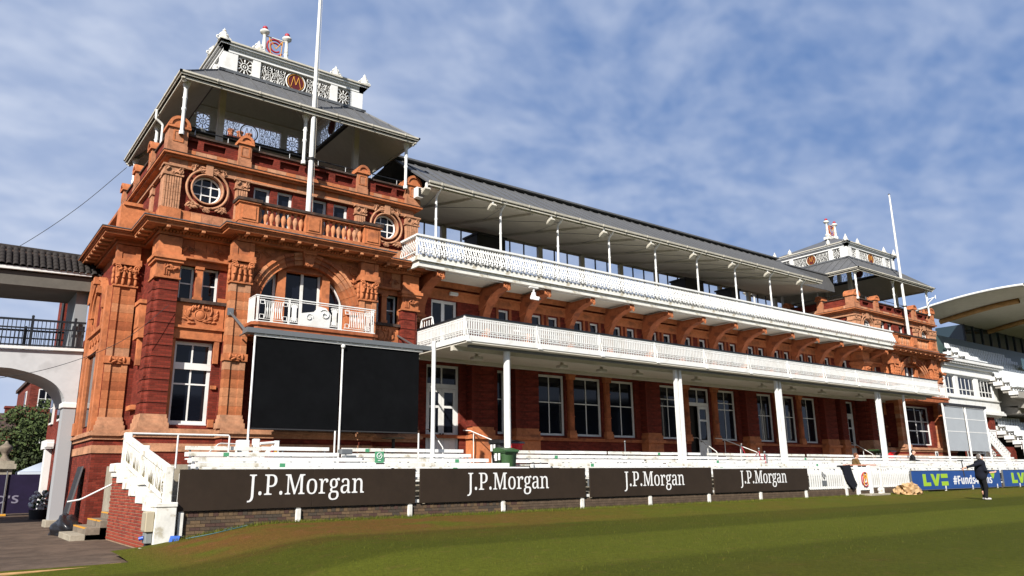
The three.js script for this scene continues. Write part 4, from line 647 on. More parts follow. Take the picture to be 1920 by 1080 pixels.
  for (let b = 0; b < lb_bays; b++) {
    const a = lx0 + b * lw; mesh('iron_panel', panelL(a + 0.03, a + lw - 0.03, (x0, x1, y0, y1, t) => B(x0, x1, y0, y1, lz - 0.05 - t / 2, lz - 0.05 + t / 2)), M.white, lb);
    mesh('post', [B(a - 0.03, a + 0.03, 6.06, 6.76, lz - 0.09, lz - 0.02), beam([a + 0.02, 6.55, lz - 0.01], [a + 0.12, 5.84, lz + 0.05], 0.03, 0.03), B(a + 0.04, a + 0.2, 5.82, 5.9, lz, lz + 0.06)], M.white, lb);
  }
  mesh('iron_panel', panelL(ZW + 0.7, lz - 0.06, (z0, z1, y0, y1, t) => B(lx0 + 0.04 - t / 2, lx0 + 0.04 + t / 2, y0, y1, z0, z1)), M.white, lb);
  mesh('iron_panel', panelL(ZW + 0.7, lz - 0.06, (z0, z1, y0, y1, t) => B(lx1 - 0.04 - t / 2, lx1 - 0.04 + t / 2, y0, y1, z0, z1)), M.white, lb);
  mesh('handrail', [B(lx0 - 0.02, lx1 + 0.02, 6.762, 6.81, lz - 0.1, lz), B(lx0 - 0.02, lx0 + 0.08, 6.762, 6.81, ZW + 0.7, lz - 0.1), B(lx1 - 0.08, lx1 + 0.02, 6.762, 6.81, ZW + 0.7, lz - 0.1)], M.blackIron, lb);
  for (const [a, b] of [[13.2, 16.2], [42.0, 46.6]]) mesh('bench_rail', [B(a, b, 6.86, 6.92, lz - 0.75, lz - 0.5), B(a, b, 6.6, 6.66, lz - 0.8, lz - 0.74)], M.white, lb);
  mesh('stair_gate', [TB([[10.46, 6.8, -7.6], [10.46, 7.15, -7.5], [10.46, 7.15, -6.7], [10.46, 6.8, -6.6]], 0.03, 18, 6), ...[0, 1, 2, 3, 4].map((i) => bar([10.46, 6.78, -6.75 - i * 0.18], [10.46, 7.05, -6.75 - i * 0.18], 0.018))], M.white, lb);
  for (const x of [12.1, 16.5, 18.8, 21.1, 25.2, 30.6, 33.3, 36.3, 40.4]) part('balcony_lamp', [RB(x - 0.22, x + 0.22, 5.5, 5.63, -6.2, -5.9, 0.03, 2), B(x - 0.05, x + 0.05, 5.6, 5.8, -6.1, -6.0)], M.cream);
  // posts under the lower balcony
  for (const [x, dbl] of [[9.4, 0], [12.64, 1], [22.35, 2], [30.1, 2], [40.15, 2], [43.25, 0]]) part('balcony_post', dbl === 2 ? [B(x - 0.2, x - 0.06, 1.0, 5.8, -4.87, -4.73), B(x + 0.08, x + 0.22, 1.0, 5.8, -4.87, -4.73)] : [CY(x, 1.0, 5.8, -4.8, dbl ? 0.13 : 0.075, dbl ? 0.13 : 0.075, 14)], M.white);

  // ---- top seating deck under the long roof
  part('deck_floor', [B(X0, X1, 9.31, 9.45, -14.2, ZW)], M.midGreyBrown);
  const gz = -6.45, gy = 12.62, rz = -9.5, ry = 14.68, bz = -14.0;
  const roof = group('long_roof', P);
  mesh('slope', [ZY([[gz, gy], [rz, ry], [rz, ry - 0.08], [gz, gy - 0.08]], 10.05, 38.3)], M.roof, roof);
  mesh('back_slope', [ZY([[rz, ry], [bz - 0.4, ry - 0.5], [bz - 0.4, ry - 0.58], [rz, ry - 0.08]], 10.05, 45.3)], M.roof, roof);
  const seams = []; for (let x = 10.4; x < 38.2; x += 0.62) seams.push(beam([x, gy + 0.02, gz], [x, ry + 0.02, rz], 0.04, 0.05)); mesh('seams', seams, M.roof, roof);
  mesh('ridge_vent', [ZY([[rz + 0.3, ry + 0.02], [rz + 0.3, ry + 0.1], [rz - 0.25, ry + 0.3], [rz - 0.9, ry + 0.1], [rz - 0.9, ry - 0.1]], 10.05, 38.3)], M.roof, roof);
  mesh('ceiling', [ZY([[gz - 0.1, gy - 0.12], [bz, 14.02], [bz, 13.96], [gz - 0.1, gy - 0.2]], 10.3, 38.2)], M.soffit, roof);
  mesh('rear_ceiling', [ZY([[rz - 0.1, 13.55], [bz, 14.02], [bz, 13.96], [rz - 0.1, 13.48]], 38.2, 45)], M.soffit, roof);
  mesh('rear_fascia', [B(38.3, 45.3, 13.5, ry - 0.085, rz - 0.14, rz - 0.06)], M.roof, roof);
  mesh('gutter', [ZY([[gz + 0.02, gy - 0.07], [gz + 0.09, gy - 0.06], [gz + 0.11, gy + 0.02], [gz + 0.02, gy + 0.02]], 10.05, 38.3), ...Array.from({ length: 19 }, (_, i) => B(10.6 + i * 1.5, 10.65 + i * 1.5, gy - 0.08, gy + 0.03, gz + 0.01, gz + 0.12))], M.cream, roof);
  mesh('fascia', [B(10.05, 38.3, gy - 0.17, gy - 0.105, gz - 0.02, gz + 0.03)], M.cream, roof);
  for (let i = 0; i < 9; i++) {
    const x = 10.66 + i * 3.25; part('deck_post', [CY(x, 9.5, 12.05, -6.85, 0.05, 0.05, 10), LA([[0.05, 0], [0.075, 0.03], [0.05, 0.08]], x, 11.2, -6.85, 10), LA([[0.05, 0], [0.075, 0.03], [0.05, 0.08]], x, 10.3, -6.85, 10), TB([[x, 12.0, -6.85], [x, 12.2, -6.83], [x + 0.02, 12.42, -6.6], [x + 0.02, 12.6, -6.4]], 0.05, 12, 8, true)], M.white);
    if (i < 8) { const rb = x + 1.6; part('roof_beam', [beam([rb, 12.42, gz - 0.2], [rb, 13.9, bz], 0.1, 0.16)], M.cream); }
    if (i < 8) part('tie_rod', [bar([x, 12.35, -6.7], [x + 1.6, 13.2, -10.5], 0.012, 4), bar([x + 3.25, 12.35, -6.7], [x + 1.6, 13.2, -10.5], 0.012, 4)], M.greySteel);
  }
  // rear glazing of the deck: piers, mullions and panes open to the sky
  part('deck_rear_wall', [B(X0, X1, 9.3, 9.9, bz - 0.15, bz), B(X0, 45, 13.85, 14.2, bz - 0.15, bz)], M.midGreyBrown);
  const clear = new THREE.MeshPhysicalMaterial({ color: C(1, 1, 1), transmission: 1, thickness: 0, roughness: 0.02, ior: 1.45 });
  for (let i = 0; i < 11; i++) { const x = 12.2 + i * 3.25; part('rear_pier', [B(x - 0.14, x + 0.14, 9.9, 13.85, bz - 0.12, bz + 0.1)], M.cream); if (i < 10) for (let k = 0; k < 3; k++) { const a = x + 0.14 + k * 0.99; if (k) part('rear_mullion', [B(a - 0.025, a + 0.025, 9.9, 13.85, bz - 0.08, bz)], M.dark); part('rear_pane', [B(a + 0.03, a + 0.96, 9.92, 13.83, bz - 0.05, bz - 0.042)], clear); } }
  for (const [a, b] of [[16.5, 18.3], [32.6, 34.4], [37.2, 38.2]]) part('deck_cabin', [B(a, b, 9.45, 13.2, -13.6, -12.4), B(a - 0.06, b + 0.06, 13.2, 13.3, -13.7, -12.3)], M.dark);
}
// floodlights hung from the long roof, small cameras and boxes
for (let i = 0; i < 9; i++) {
  const x = 9.98 + i * 3.25, f = thing('floodlight', ['white box floodlight under the roof edge, beside the near tower', 'second white box floodlight from the near tower under the roof edge', 'third white box floodlight from the near tower under the roof edge', 'fourth white box floodlight from the near tower under the roof edge', 'fifth white box floodlight along the long roof edge', 'sixth white box floodlight along the long roof edge', 'seventh white box floodlight along the long roof edge', 'eighth white box floodlight along the long roof edge', 'white box floodlight under the roof edge nearest the far tower'][i], 'floodlight', 'floodlights under the long roof');
  const g = new THREE.Group(); void g;
  mesh('housing', [beam([x, 12.18, -6.68], [x, 12.3, -6.4], 0.26, 0.08)], M.cream, f); mesh('lens', [beam([x, 12.1, -6.68], [x, 12.255, -6.35], 0.26, 0.03)], M.cream, f); mesh('bracket', [bar([x, 12.3, -6.5], [x + 0.1, 12.52, -6.5], 0.02), B(x - 0.03, x + 0.03, 12.3, 12.55, -6.55, -6.45)], M.white, f);
}
{
  const c = thing('security_camera', 'white security camera hanging below the upper balcony', 'camera'); mesh('bracket', [B(15.3, 15.75, 9.0, 9.06, -6.75, -6.6), B(15.5, 15.56, 8.75, 9.0, -6.7, -6.64)], M.white, c); mesh('body', [new THREE.SphereGeometry(0.13, 12, 8).translate(15.5, 8.62, -6.65), beam([15.38, 8.58, -6.7], [15.66, 8.5, -6.45], 0.14, 0.14), CY(15.52, 8.66, 8.8, -6.66, 0.1)], M.white, c); mesh('lens', [bar([15.64, 8.5, -6.46], [15.7, 8.48, -6.4], 0.05, 10)], M.dark, c);
  const s = thing('loudspeaker', 'black and white loudspeaker box on the near tower parapet corner', 'speaker'); mesh('cabinet', [RB(10.12, 10.42, 12.3, 12.75, -7.78, -7.5, 0.02, 2)], M.white, s); mesh('grille', [B(10.2, 10.44, 12.34, 12.71, -7.55, -7.49)], M.dark, s);
  single('wall_light', [RB(12.35, 12.75, 8.62, 8.76, -8.5, -8.36, 0.02, 2)], M.white, 'small white box light on the wall above the french window', 'light');
  const a = thing('antenna_bracket', 'white forked antenna bracket on the far tower corner column', 'antenna'); mesh('mast', [bar([54.8, 13.3, -7.6], [54.8, 14.6, -7.6], 0.03)], M.white, a); mesh('arm', [bar([54.8, 13.8, -7.6], [55.7, 14.1, -7.3], 0.03), bar([54.8, 13.45, -7.6], [55.5, 14.03, -7.35], 0.03), bar([55.7, 13.95, -7.3], [55.7, 14.25, -7.3], 0.03)], M.white, a);
}
// iron balcony in front of the arch on each tower
function ironBalcony(dx) {
  const b = group('arch_balcony', P), z = -6.3, x0 = 3.45, x1 = 7.8; if (dx) { b.scale.x = TS; b.position.x = TT; }
  mesh('slab', [PL([[x0 - 0.12, -7.2], [x0 - 0.12, z + 0.02], [x0 + 0.1, z + 0.1], [x1 - 0.1, z + 0.1], [x1 + 0.12, z + 0.02], [x1 + 0.12, -7.2]], 6.0, 6.1), PL([[x0, -7.2], [x0, z - 0.02], [x0 + 0.1, z + 0.04], [x1 - 0.1, z + 0.04], [x1, z - 0.02], [x1, -7.2]], 5.72, 6.0)], M.terraB, b);
  const bars = [], put = (xa, ya, xb, yb, r = 0.013) => bars.push(bar([xa, ya, z], [xb, yb, z], r, 5)), sq = (x, y, s) => { put(x - s, y - s, x + s, y - s); put(x + s, y - s, x + s, y + s); put(x + s, y + s, x - s, y + s); put(x - s, y + s, x - s, y - s); };
  const fret = (a, w) => { for (const t of [0, 1]) { const x = a + (t ? w - 0.11 : 0.11); sq(x, 6.3, 0.07); sq(x, 6.8, 0.07); } for (let i = 0; i < 9; i++) { const x = a + 0.22 + i * (w - 0.44) / 8; put(x, 6.27, x, 6.82, 0.016); if (i % 2) bars.push(leaf(x, 6.55, z, Math.PI / 2, 0.1, 0.035, 0.015)); } put(a, 6.84, a + w, 6.84); put(a, 6.22, a + w, 6.22); };
  fret(3.56, 1.0); fret(6.6, 1.0); fret(4.62, 0.3); fret(6.08, 0.3);
  for (const x of [3.5, 3.54, 4.57, 4.61, 6.42, 6.5, 7.66, 7.74]) put(x, 6.1, x, 7.0, 0.018);
  mesh('fretwork', bars, M.white, b);
  mesh('crest_panel', [EX(shapeOf([[4.98, 6.16], [6.05, 6.16], [6.1, 6.62], [5.9, 6.84], [5.66, 6.88], [5.46, 6.66], [4.98, 6.56]]), z - 0.02, z + 0.02), curl(5.85, 6.6, z + 0.03, 0.2, 1.3, 2.5, -1, 0.022), curl(5.3, 6.45, z + 0.03, 0.14, 1.3, 0, 1, 0.018)], M.white, b);
  mesh('rails', [bar([x0, 7.0, z], [x1, 7.0, z], 0.025), bar([x0, 6.93, z], [x1, 6.93, z], 0.016), bar([x0, 6.14, z], [x1, 6.14, z], 0.022), ...[x0, x1].flatMap((x) => [bar([x, 7.0, z], [x, 7.0, -7.2], 0.022), bar([x, 6.14, z], [x, 6.14, -7.2], 0.02), ...Array.from({ length: 8 }, (_, i) => bar([x, 6.14, z - 0.1 - i * 0.1], [x, 7.0, z - 0.1 - i * 0.1], 0.016))])], M.white, b);
}
ironBalcony(0); ironBalcony(1);

// ---------------------------------------------------------------- flagpoles and sight screens
for (const [dx, lab, h] of [[0, 'tall white flagpole standing on the near tower balustrade, its top out of frame', 20.5], [45.3, 'tall white flagpole standing on the far tower balustrade', 21.4]]) {
  const f = thing('flagpole', lab, 'flagpole', 'flagpoles'); const x = 5.5 + dx, z = -7.42;
  mesh('pole', [CY(x, 9.43, h, z, 0.105, 0.055, 16)], M.white, f); mesh('truck', [new THREE.SphereGeometry(0.08, 10, 8).scale(1, 0.7, 1).translate(x, h + 0.03, z)], M.dark, f);
  mesh('collar', [CY(x, 12.72, 12.8, z, 0.14, 0.14, 12), B(x - 0.03, x + 0.03, 12.73, 12.79, z - 0.5, z)], M.dark, f); mesh('halyard', [bar([x + 0.13, 10.3, z + 0.06], [x + 0.08, h - 0.2, z + 0.03], 0.006, 4)], M.cream, f);
}
{
  const s = thing('sight_screen', 'pair of black roller sight screens hanging under the arch balcony', 'sight screen'), z = -6.0, y0 = 2.62, y1 = 5.58;
  mesh('roller_housing', [B(3.1, 9.95, 5.66, 5.82, z - 0.35, z + 0.12)], M.greySteel, s);
  mesh('head_rail', [B(3.38, 9.62, 5.57, 5.65, z - 0.06, z + 0.05), ...Array.from({ length: 12 }, (_, i) => B(3.7 + i * 0.5, 3.76 + i * 0.5, 5.6, 5.7, z + 0.04, z + 0.07))], M.white, s);
  mesh('screen_panel', [RB(3.46, 6.38, y0, y1, z - 0.02, z + 0.0, 0.008, 1)], M.screen, s); mesh('screen_panel', [RB(6.52, 9.5, y0, y1, z - 0.02, z + 0.0, 0.008, 1)], M.screen, s);
  for (const [a, b] of [[3.46, 6.38], [6.52, 9.5]]) mesh('bottom_bar', [bar([a, y0, z], [b, y0, z], 0.03)], M.dark, s);
  for (const x of [3.4, 6.45]) mesh('pole', [CY(x, 1.55, 5.62, z + 0.02, 0.035, 0.035, 10)], M.white, s);
  for (const x of [6.3, 9.52]) mesh('pole', [CY(x, 1.55, 2.62, z + 0.02, 0.03, 0.03, 10)], M.white, s);
  mesh('bracket', [beam([3.15, 5.75, z - 0.2], [2.85, 6.45, -6.95], 0.06, 0.06), B(2.75, 2.95, 6.35, 6.6, -6.99, -6.95), bar([3.2, 5.7, z], [3.2, 5.7, -6.9], 0.03)], M.steel, s); mesh('stay', [beam([9.6, 5.8, z - 0.3], [9.6, 6.5, -7.9], 0.05, 0.05)], M.steel, s);
  mesh('hook', [new THREE.SphereGeometry(0.08, 8, 6).translate(6.45, 5.5, z + 0.05)], M.white, s);
  const w = thing('sight_screen', 'pair of pale grey translucent sight screens in front of the far tower', 'sight screen'), mat = std({ map: mottled(256, 2.6, [0.29, 0.31, 0.33], 0.06, 3, 2), roughness: 0.6 });
  for (const [a, b] of [[51.25, 54.3], [54.75, 57.75]]) { mesh('screen_panel', [B(a, b, 2.45, 5.5, z - 0.02, z)], mat, w); for (const y of [3.75, 4.65]) mesh('seam', [B(a, b, y, y + 0.05, z + 0.001, z + 0.012)], M.white, w); }
  for (const x of [51.15, 54.55, 57.85]) mesh('pole', [CY(x, 1.5, 5.65, z, 0.07, 0.07, 10)], M.white, w);
  mesh('roller_housing', [B(51.1, 58, 5.55, 5.72, z - 0.2, z + 0.1)], M.dark, w);
}
// ---------------------------------------------------------------- terrace, boundary wall, boards
const ROW = [1.36, 1.5, 1.66, 1.84, 2.04];
{
  const g = []; for (let k = 0; k < 5; k++) g.push(B(0.02, 66, -0.5, ROW[k] - 0.8, k < 4 ? -1.55 - k : -5.62, k ? -0.552 - k : -0.3)); g.push(B(0.02, 66, -0.5, 1.52, ZW - 0.3, -5.62));
  structure('terrace', g, M.concrete);
  const bw = thing('boundary_wall', 'low dark brown brick wall under the advertising boards', 'wall');
  mesh('mortar_bed', [B(-0.02, 66, -0.45, 0.375, -0.3, -0.075)], M.darkMortar, bw);
  const mats = [[0.08, 0.056, 0.038], [0.10, 0.066, 0.04], [0.06, 0.047, 0.036], [0.125, 0.082, 0.047], [0.07, 0.04, 0.032]].map((c) => std({ map: mottled(128, 0.7, c, 0.4, 5, 2), roughness: 0.92 }));
  const bg = join([B(-0.105, 0.105, -0.032, 0.032, -0.05, 0.0)]), tg = join([B(-0.05, 0.05, -0.1, 0, -0.06, 0.004)]);
  let n = 0; const rest = [];
  const put = (geo, x, y) => { const dz = -0.062 + (rnd() - 0.5) * 0.01; if (n++ < 300) { const m = new THREE.Mesh(geo, mats[Math.floor(rnd() * 5)]); m.name = 'brick'; m.castShadow = m.receiveShadow = true; m.position.set(x, y, dz); bw.add(m); } else rest.push(geo.clone().translate(x, y, dz)); };
  for (let x = 0.1; x < 50; x += 0.218) { for (let c = 0; c < (x < 2.5 ? 7 : 4); c++) put(bg, x + (c % 2) * 0.109, 0.23 - c * 0.073); if (x < 50) { put(tg, x, 0.372); put(tg, x + 0.109, 0.372); } }
  mesh('bricks', rest, mats[0], bw).userData.kind = 'stuff';
  // advertising boards
  ['nearest the white stairs', 'second from the white stairs', 'third from the white stairs', 'fourth and last before the picket fence'].forEach((lab, i) => {
    const b = thing('advertising_board', 'dark brown board with white serif lettering, ' + lab, 'sign', 'brown advertising boards'), x = i * 6.12 + (i > 1 ? 0.05 : 0);
    mesh('panel', i ? [RB(x, x + 5.98, 0.4, 1.3 - (i > 2 ? 0.05 : 0), -0.05, 0, 0.006, 1)] : [RB(x, x + 3.1, 0.4, 1.3, -0.05, 0, 0.006, 1), RB(x + 3.106, x + 5.98, 0.4, 1.3, -0.05, 0, 0.006, 1)], M.board, b);
    mesh('lettering', [text('J.P.Morgan', fontSerif, 0.47, 2.95).translate(x + 1.52, 0.71, 0.001)], M.letter, b);
  });
  const lv = (name, x0, x1, lab, full) => {
    const b = thing('advertising_board', lab, 'sign'); mesh('panel', [RB(x0, x1, 0.22, 1.1, -0.05, 0, 0.006, 1)], M.blue, b); mesh('edge', [B(x0, x1, 1.1, 1.125, -0.06, 0.012), B(x0, x1, 0.195, 0.22, -0.06, 0.012), B(x0 - 0.05, x0 - 0.002, 0.2, 1.12, -0.06, 0.012)], M.steel, b);
    const s = x0 + 1.1, par = (pts) => EX(shapeOf(pts), 0.001, 0.012);
    mesh('logo', [par([[s, 0.95], [s + 0.3, 0.95], [s + 0.3, 0.55], [s + 0.75, 0.55], [s + 0.75, 0.38], [s, 0.38]]), par([[s + 0.8, 0.95], [s + 1.1, 0.95], [s + 1.3, 0.6], [s + 1.5, 0.95], [s + 1.8, 0.95], [s + 1.45, 0.38], [s + 1.15, 0.38]]), par([[s + 1.9, 0.95], [s + 2.6, 0.95], [s + 2.6, 0.75], [s + 1.9, 0.75]]), par([[s + 1.9, 0.58], [s + 2.6, 0.58], [s + 2.6, 0.38], [s + 1.9, 0.38]])], M.lime, b);
    if (full) { mesh('lettering', [text('#Funds4Runs', fontSans, 0.42, 4.6).translate(x0 + 4.3, 0.42, 0.001)], M.letter, b); const h = new THREE.Shape(); h.moveTo(0, -0.2); h.bezierCurveTo(-0.3, 0.02, -0.2, 0.26, 0, 0.12); h.bezierCurveTo(0.2, 0.26, 0.3, 0.02, 0, -0.2); mesh('heart', [new THREE.ExtrudeGeometry(h, { depth: 0.01, bevelEnabled: false }).scale(1.3, 1.1, 1).translate(x0 + 9.05, 0.86, 0.002)], M.lime, b); }
  };
  lv('a', 33.05, 43.1, 'long blue board with lime green logo and white hashtag lettering', true); lv('b', 43.5, 53.6, 'blue board with lime green logo at the right edge of the picture', false);
  // white picket fence along the boundary
  const pf = thing('picket_fence', 'white picket fence on the boundary wall between the brown and blue boards', 'fence');
  for (let i = 0; i <= 16; i++) { const x = i === 0 ? 0.1 : 2.78 + (i - 1) * 3.06; if (x > 50) break; mesh('post', [RB(x - 0.06, x + 0.06, 0.06, 1.28, -0.16, -0.055 + 0.02, 0.012, 1)], M.grimy, pf); mesh('foot', [RB(x - 0.055, x + 0.055, -0.12, 0.37, -0.036, 0.01, 0.01, 1)], M.grimy, pf); }
  mesh('rail', [B(0.05, 50, 1.22, 1.3, -0.2, -0.06), B(0.05, 50, 0.42, 0.5, -0.17, -0.08), B(0.05, 50, 1.02, 1.08, -0.17, -0.08)], M.white, pf);
  for (let x = 24.62; x < 33; x += 0.165) if (Math.abs(x - 28.72) > 0.5) mesh('picket', [EX(shapeOf([[x - 0.045, 0.4], [x + 0.045, 0.4], [x + 0.045, 1.12], [x, 1.19], [x - 0.045, 1.12]]), -0.078, -0.05)], M.white, pf);
  for (const x of [0.04, 0.2]) mesh('picket', [B(x - 0.04, x + 0.04, 0.44, 1.215, -0.078, -0.05)], M.white, pf);
  mesh('scroll_plate', [curl(25.62, 0.92, -0.03, 0.12, 1.3, 0, 1, 0.016), curl(25.5, 1.02, -0.03, 0.09, 1.3, 2, -1, 0.014), B(25.45, 25.78, 0.55, 0.75, -0.046, -0.03)], M.greySteel, pf);
  const gt = thing('gate', 'white boundary gate with a red and gold monogram on a stone step', 'gate');
  mesh('leaf', [B(28.25, 29.2, 0.3, 1.22, -0.06, -0.02), ...Array.from({ length: 6 }, (_, i) => B(28.28 + i * 0.16, 28.34 + i * 0.16, 0.32, 1.2, -0.02, 0.0))], M.white, gt);
  mesh('post', [RB(28.1, 28.24, 0, 1.36, -0.1, 0.06, 0.02, 1)], M.white, gt); mesh('post', [RB(29.2, 29.34, 0, 1.36, -0.1, 0.06, 0.02, 1)], M.white, gt);
  mesh('emblem', [new THREE.TorusGeometry(0.3, 0.028, 5, 26, 4.6).rotateZ(0.85).translate(28.8, 0.76, 0.02), new THREE.TorusGeometry(0.17, 0.025, 5, 22, 4.6).rotateZ(0.85).translate(28.8, 0.76, 0.02)], M.red, gt); mesh('emblem_letter', [0, 1, 2, 3].map((i) => { const L = [[-0.16, -0.24], [-0.12, 0.26], [0, 0], [0.12, 0.26], [0.16, -0.24]]; return bar([28.8 + L[i][0], 0.76 + L[i][1], 0.04], [28.8 + L[i + 1][0], 0.76 + L[i + 1][1], 0.04], 0.02, 5); }), M.yellow, gt);
  mesh('step', [RB(28.05, 29.7, -0.1, 0.16, 0.06, 0.62, 0.03, 2), RB(27.9, 30.1, -0.14, 0.03, 0.6, 1.0, 0.03, 2)], M.concrete, gt); mesh('finial', [new THREE.SphereGeometry(0.11, 10, 8).translate(29.42, 0.3, 0.3), CY(29.42, 0.0, 0.25, 0.3, 0.12, 0.07)], M.grimy, gt);
  const sd = thing('writing_shelf', 'small red topped folding desk behind the boundary gate', 'table'); mesh('top', [B(28.0, 30.2, 1.36, 1.41, -0.5, -0.15)], std({ color: C(0.45, 0.2, 0.13), roughness: 0.6 }), sd); for (const x of [28.5, 29, 29.5]) mesh('bracket', [B(x - 0.08, x + 0.08, 1.2, 1.36, -0.4, -0.25)], M.dark, sd);
  // dark jacket hanging over the fence
  { const pts = []; const s = new THREE.Shape(); s.moveTo(26.95, 1.34); s.lineTo(27.6, 1.36); s.bezierCurveTo(27.75, 1.0, 27.85, 0.75, 28.02, 0.56); s.lineTo(27.7, 0.38); s.bezierCurveTo(27.45, 0.55, 27.2, 0.7, 27.2, 0.95); s.bezierCurveTo(27.15, 1.1, 27.1, 1.22, 26.95, 1.34); void pts; const g = new THREE.ExtrudeGeometry(s, { depth: 0.05, bevelEnabled: true, bevelSize: 0.03, bevelThickness: 0.03, bevelSegments: 3, curveSegments: 10 }).translate(0, 0, -0.02); single('jacket', [g, RB(26.95, 27.62, 1.3, 1.37, -0.2, 0.03, 0.03, 2)], std({ color: C(0.008, 0.009, 0.013), roughness: 0.9 }), 'black jacket draped over the white picket fence', 'jacket'); }
}
// ---------------------------------------------------------------- benches in rows on the terrace
{
  const secs = [[0.75, 5.9, 'nearest brown board'], [6.2, 10.85, 'second brown board'], [12.3, 18.3, 'third brown board'], [18.5, 24.3, 'fourth brown board'], [24.6, 32.8, 'picket fence'], [33.1, 44.5, 'blue hashtag board'], [44.8, 60, 'farthest blue board']], ord = ['first', 'second', 'third', 'fourth', 'topmost'];
  for (let k = 0; k < 5; k++) secs.forEach(([a, b, where], si) => {
    const z = -1.0 - k, top = ROW[k], fl = top - 0.8, sh = (rnd() - 0.5) * 0.5, x0 = a + (si ? sh : k * 0.16), x1 = b + (rnd() - 0.5) * 0.4;
    const o = thing('bench', `white slatted bench, ${ord[k]} row up behind the ${where}`, 'bench', 'white benches on the terrace');
    const np = Math.max(2, Math.round((x1 - x0) / 1.9));
    for (let i = 0; i < np; i++) { const a = mix(x0, x1, i / np) + 0.008, b = mix(x0, x1, (i + 1) / np) - 0.008, j = (rnd() - 0.5) * 0.012, m = i % 3 ? M.white : M.grimy; mesh('back_plank', [RB(a, b, top - 0.115 + j, top + j, z - 0.34, z - 0.3, 0.008, 1)], m, o); mesh('back_plank', [RB(a, b, top - 0.3 + j, top - 0.175 + j, z - 0.335, z - 0.295, 0.008, 1)], M.white, o); mesh('seat_plank', [RB(a, b, fl + 0.4, fl + 0.44, z - 0.27, z - 0.1, 0.008, 1)], M.white, o); mesh('seat_plank', [RB(a, b, fl + 0.395 + j / 2, fl + 0.44 + j / 2, z - 0.08, z + 0.1, 0.008, 1)], m, o); }
    const n = Math.max(3, Math.round((x1 - x0) / 1.45)); for (let i = 0; i <= n; i++) { const x = mix(x0 + 0.15, x1 - 0.15, i / n); mesh('leg', [B(x - 0.03, x + 0.03, fl, fl + 0.4, z - 0.25, z - 0.19), B(x - 0.03, x + 0.03, fl, fl + 0.3, z + 0.0, z + 0.05), beam([x, fl + 0.42, z - 0.26], [x, top - 0.05, z - 0.36], 0.05, 0.04)], M.greySteel, o); mesh('bolt', [new THREE.SphereGeometry(0.022, 6, 5).translate(x, top - 0.15, z - 0.293)], M.dark, o); }
    if (si < 5 && (k + si) % 2) for (let i = 0; i < 1; i++) { const x = mix(x0, x1, 0.15 + rnd() * 0.7), w = 0.075; mesh('sticker', [B(x - w, x + w, top - 0.13, top - 0.02, z - 0.299, z - 0.294)], M.sticker, o); }
  });
  // one larger green notice on the bench under the black screens
  const nt = thing('notice', 'green square notice with white tick ring on the near bench back', 'sign'); mesh('panel', [B(6.42, 6.72, 1.52, 1.86, -3.27, -3.255)], M.sticker, nt); mesh('ring', [new THREE.TorusGeometry(0.085, 0.011, 5, 20).translate(6.57, 1.73, -3.25), bar([6.53, 1.73, -3.25], [6.56, 1.7, -3.25], 0.01, 4), bar([6.56, 1.7, -3.25], [6.62, 1.77, -3.25], 0.01, 4), B(6.52, 6.62, 1.58, 1.6, -3.254, -3.25)], M.letter, nt);
  const dk = thing('step_stool', 'dark grey plastic steps standing between the near benches', 'steps'); for (let i = 0; i < 3; i++) mesh('tread', [RB(5.75, 6.12, 1.4 + i * 0.2, 1.56 + i * 0.2, -3.9 - i * 0.3, -3.6 - i * 0.3, 0.02, 1)], M.greySteel, dk);
}
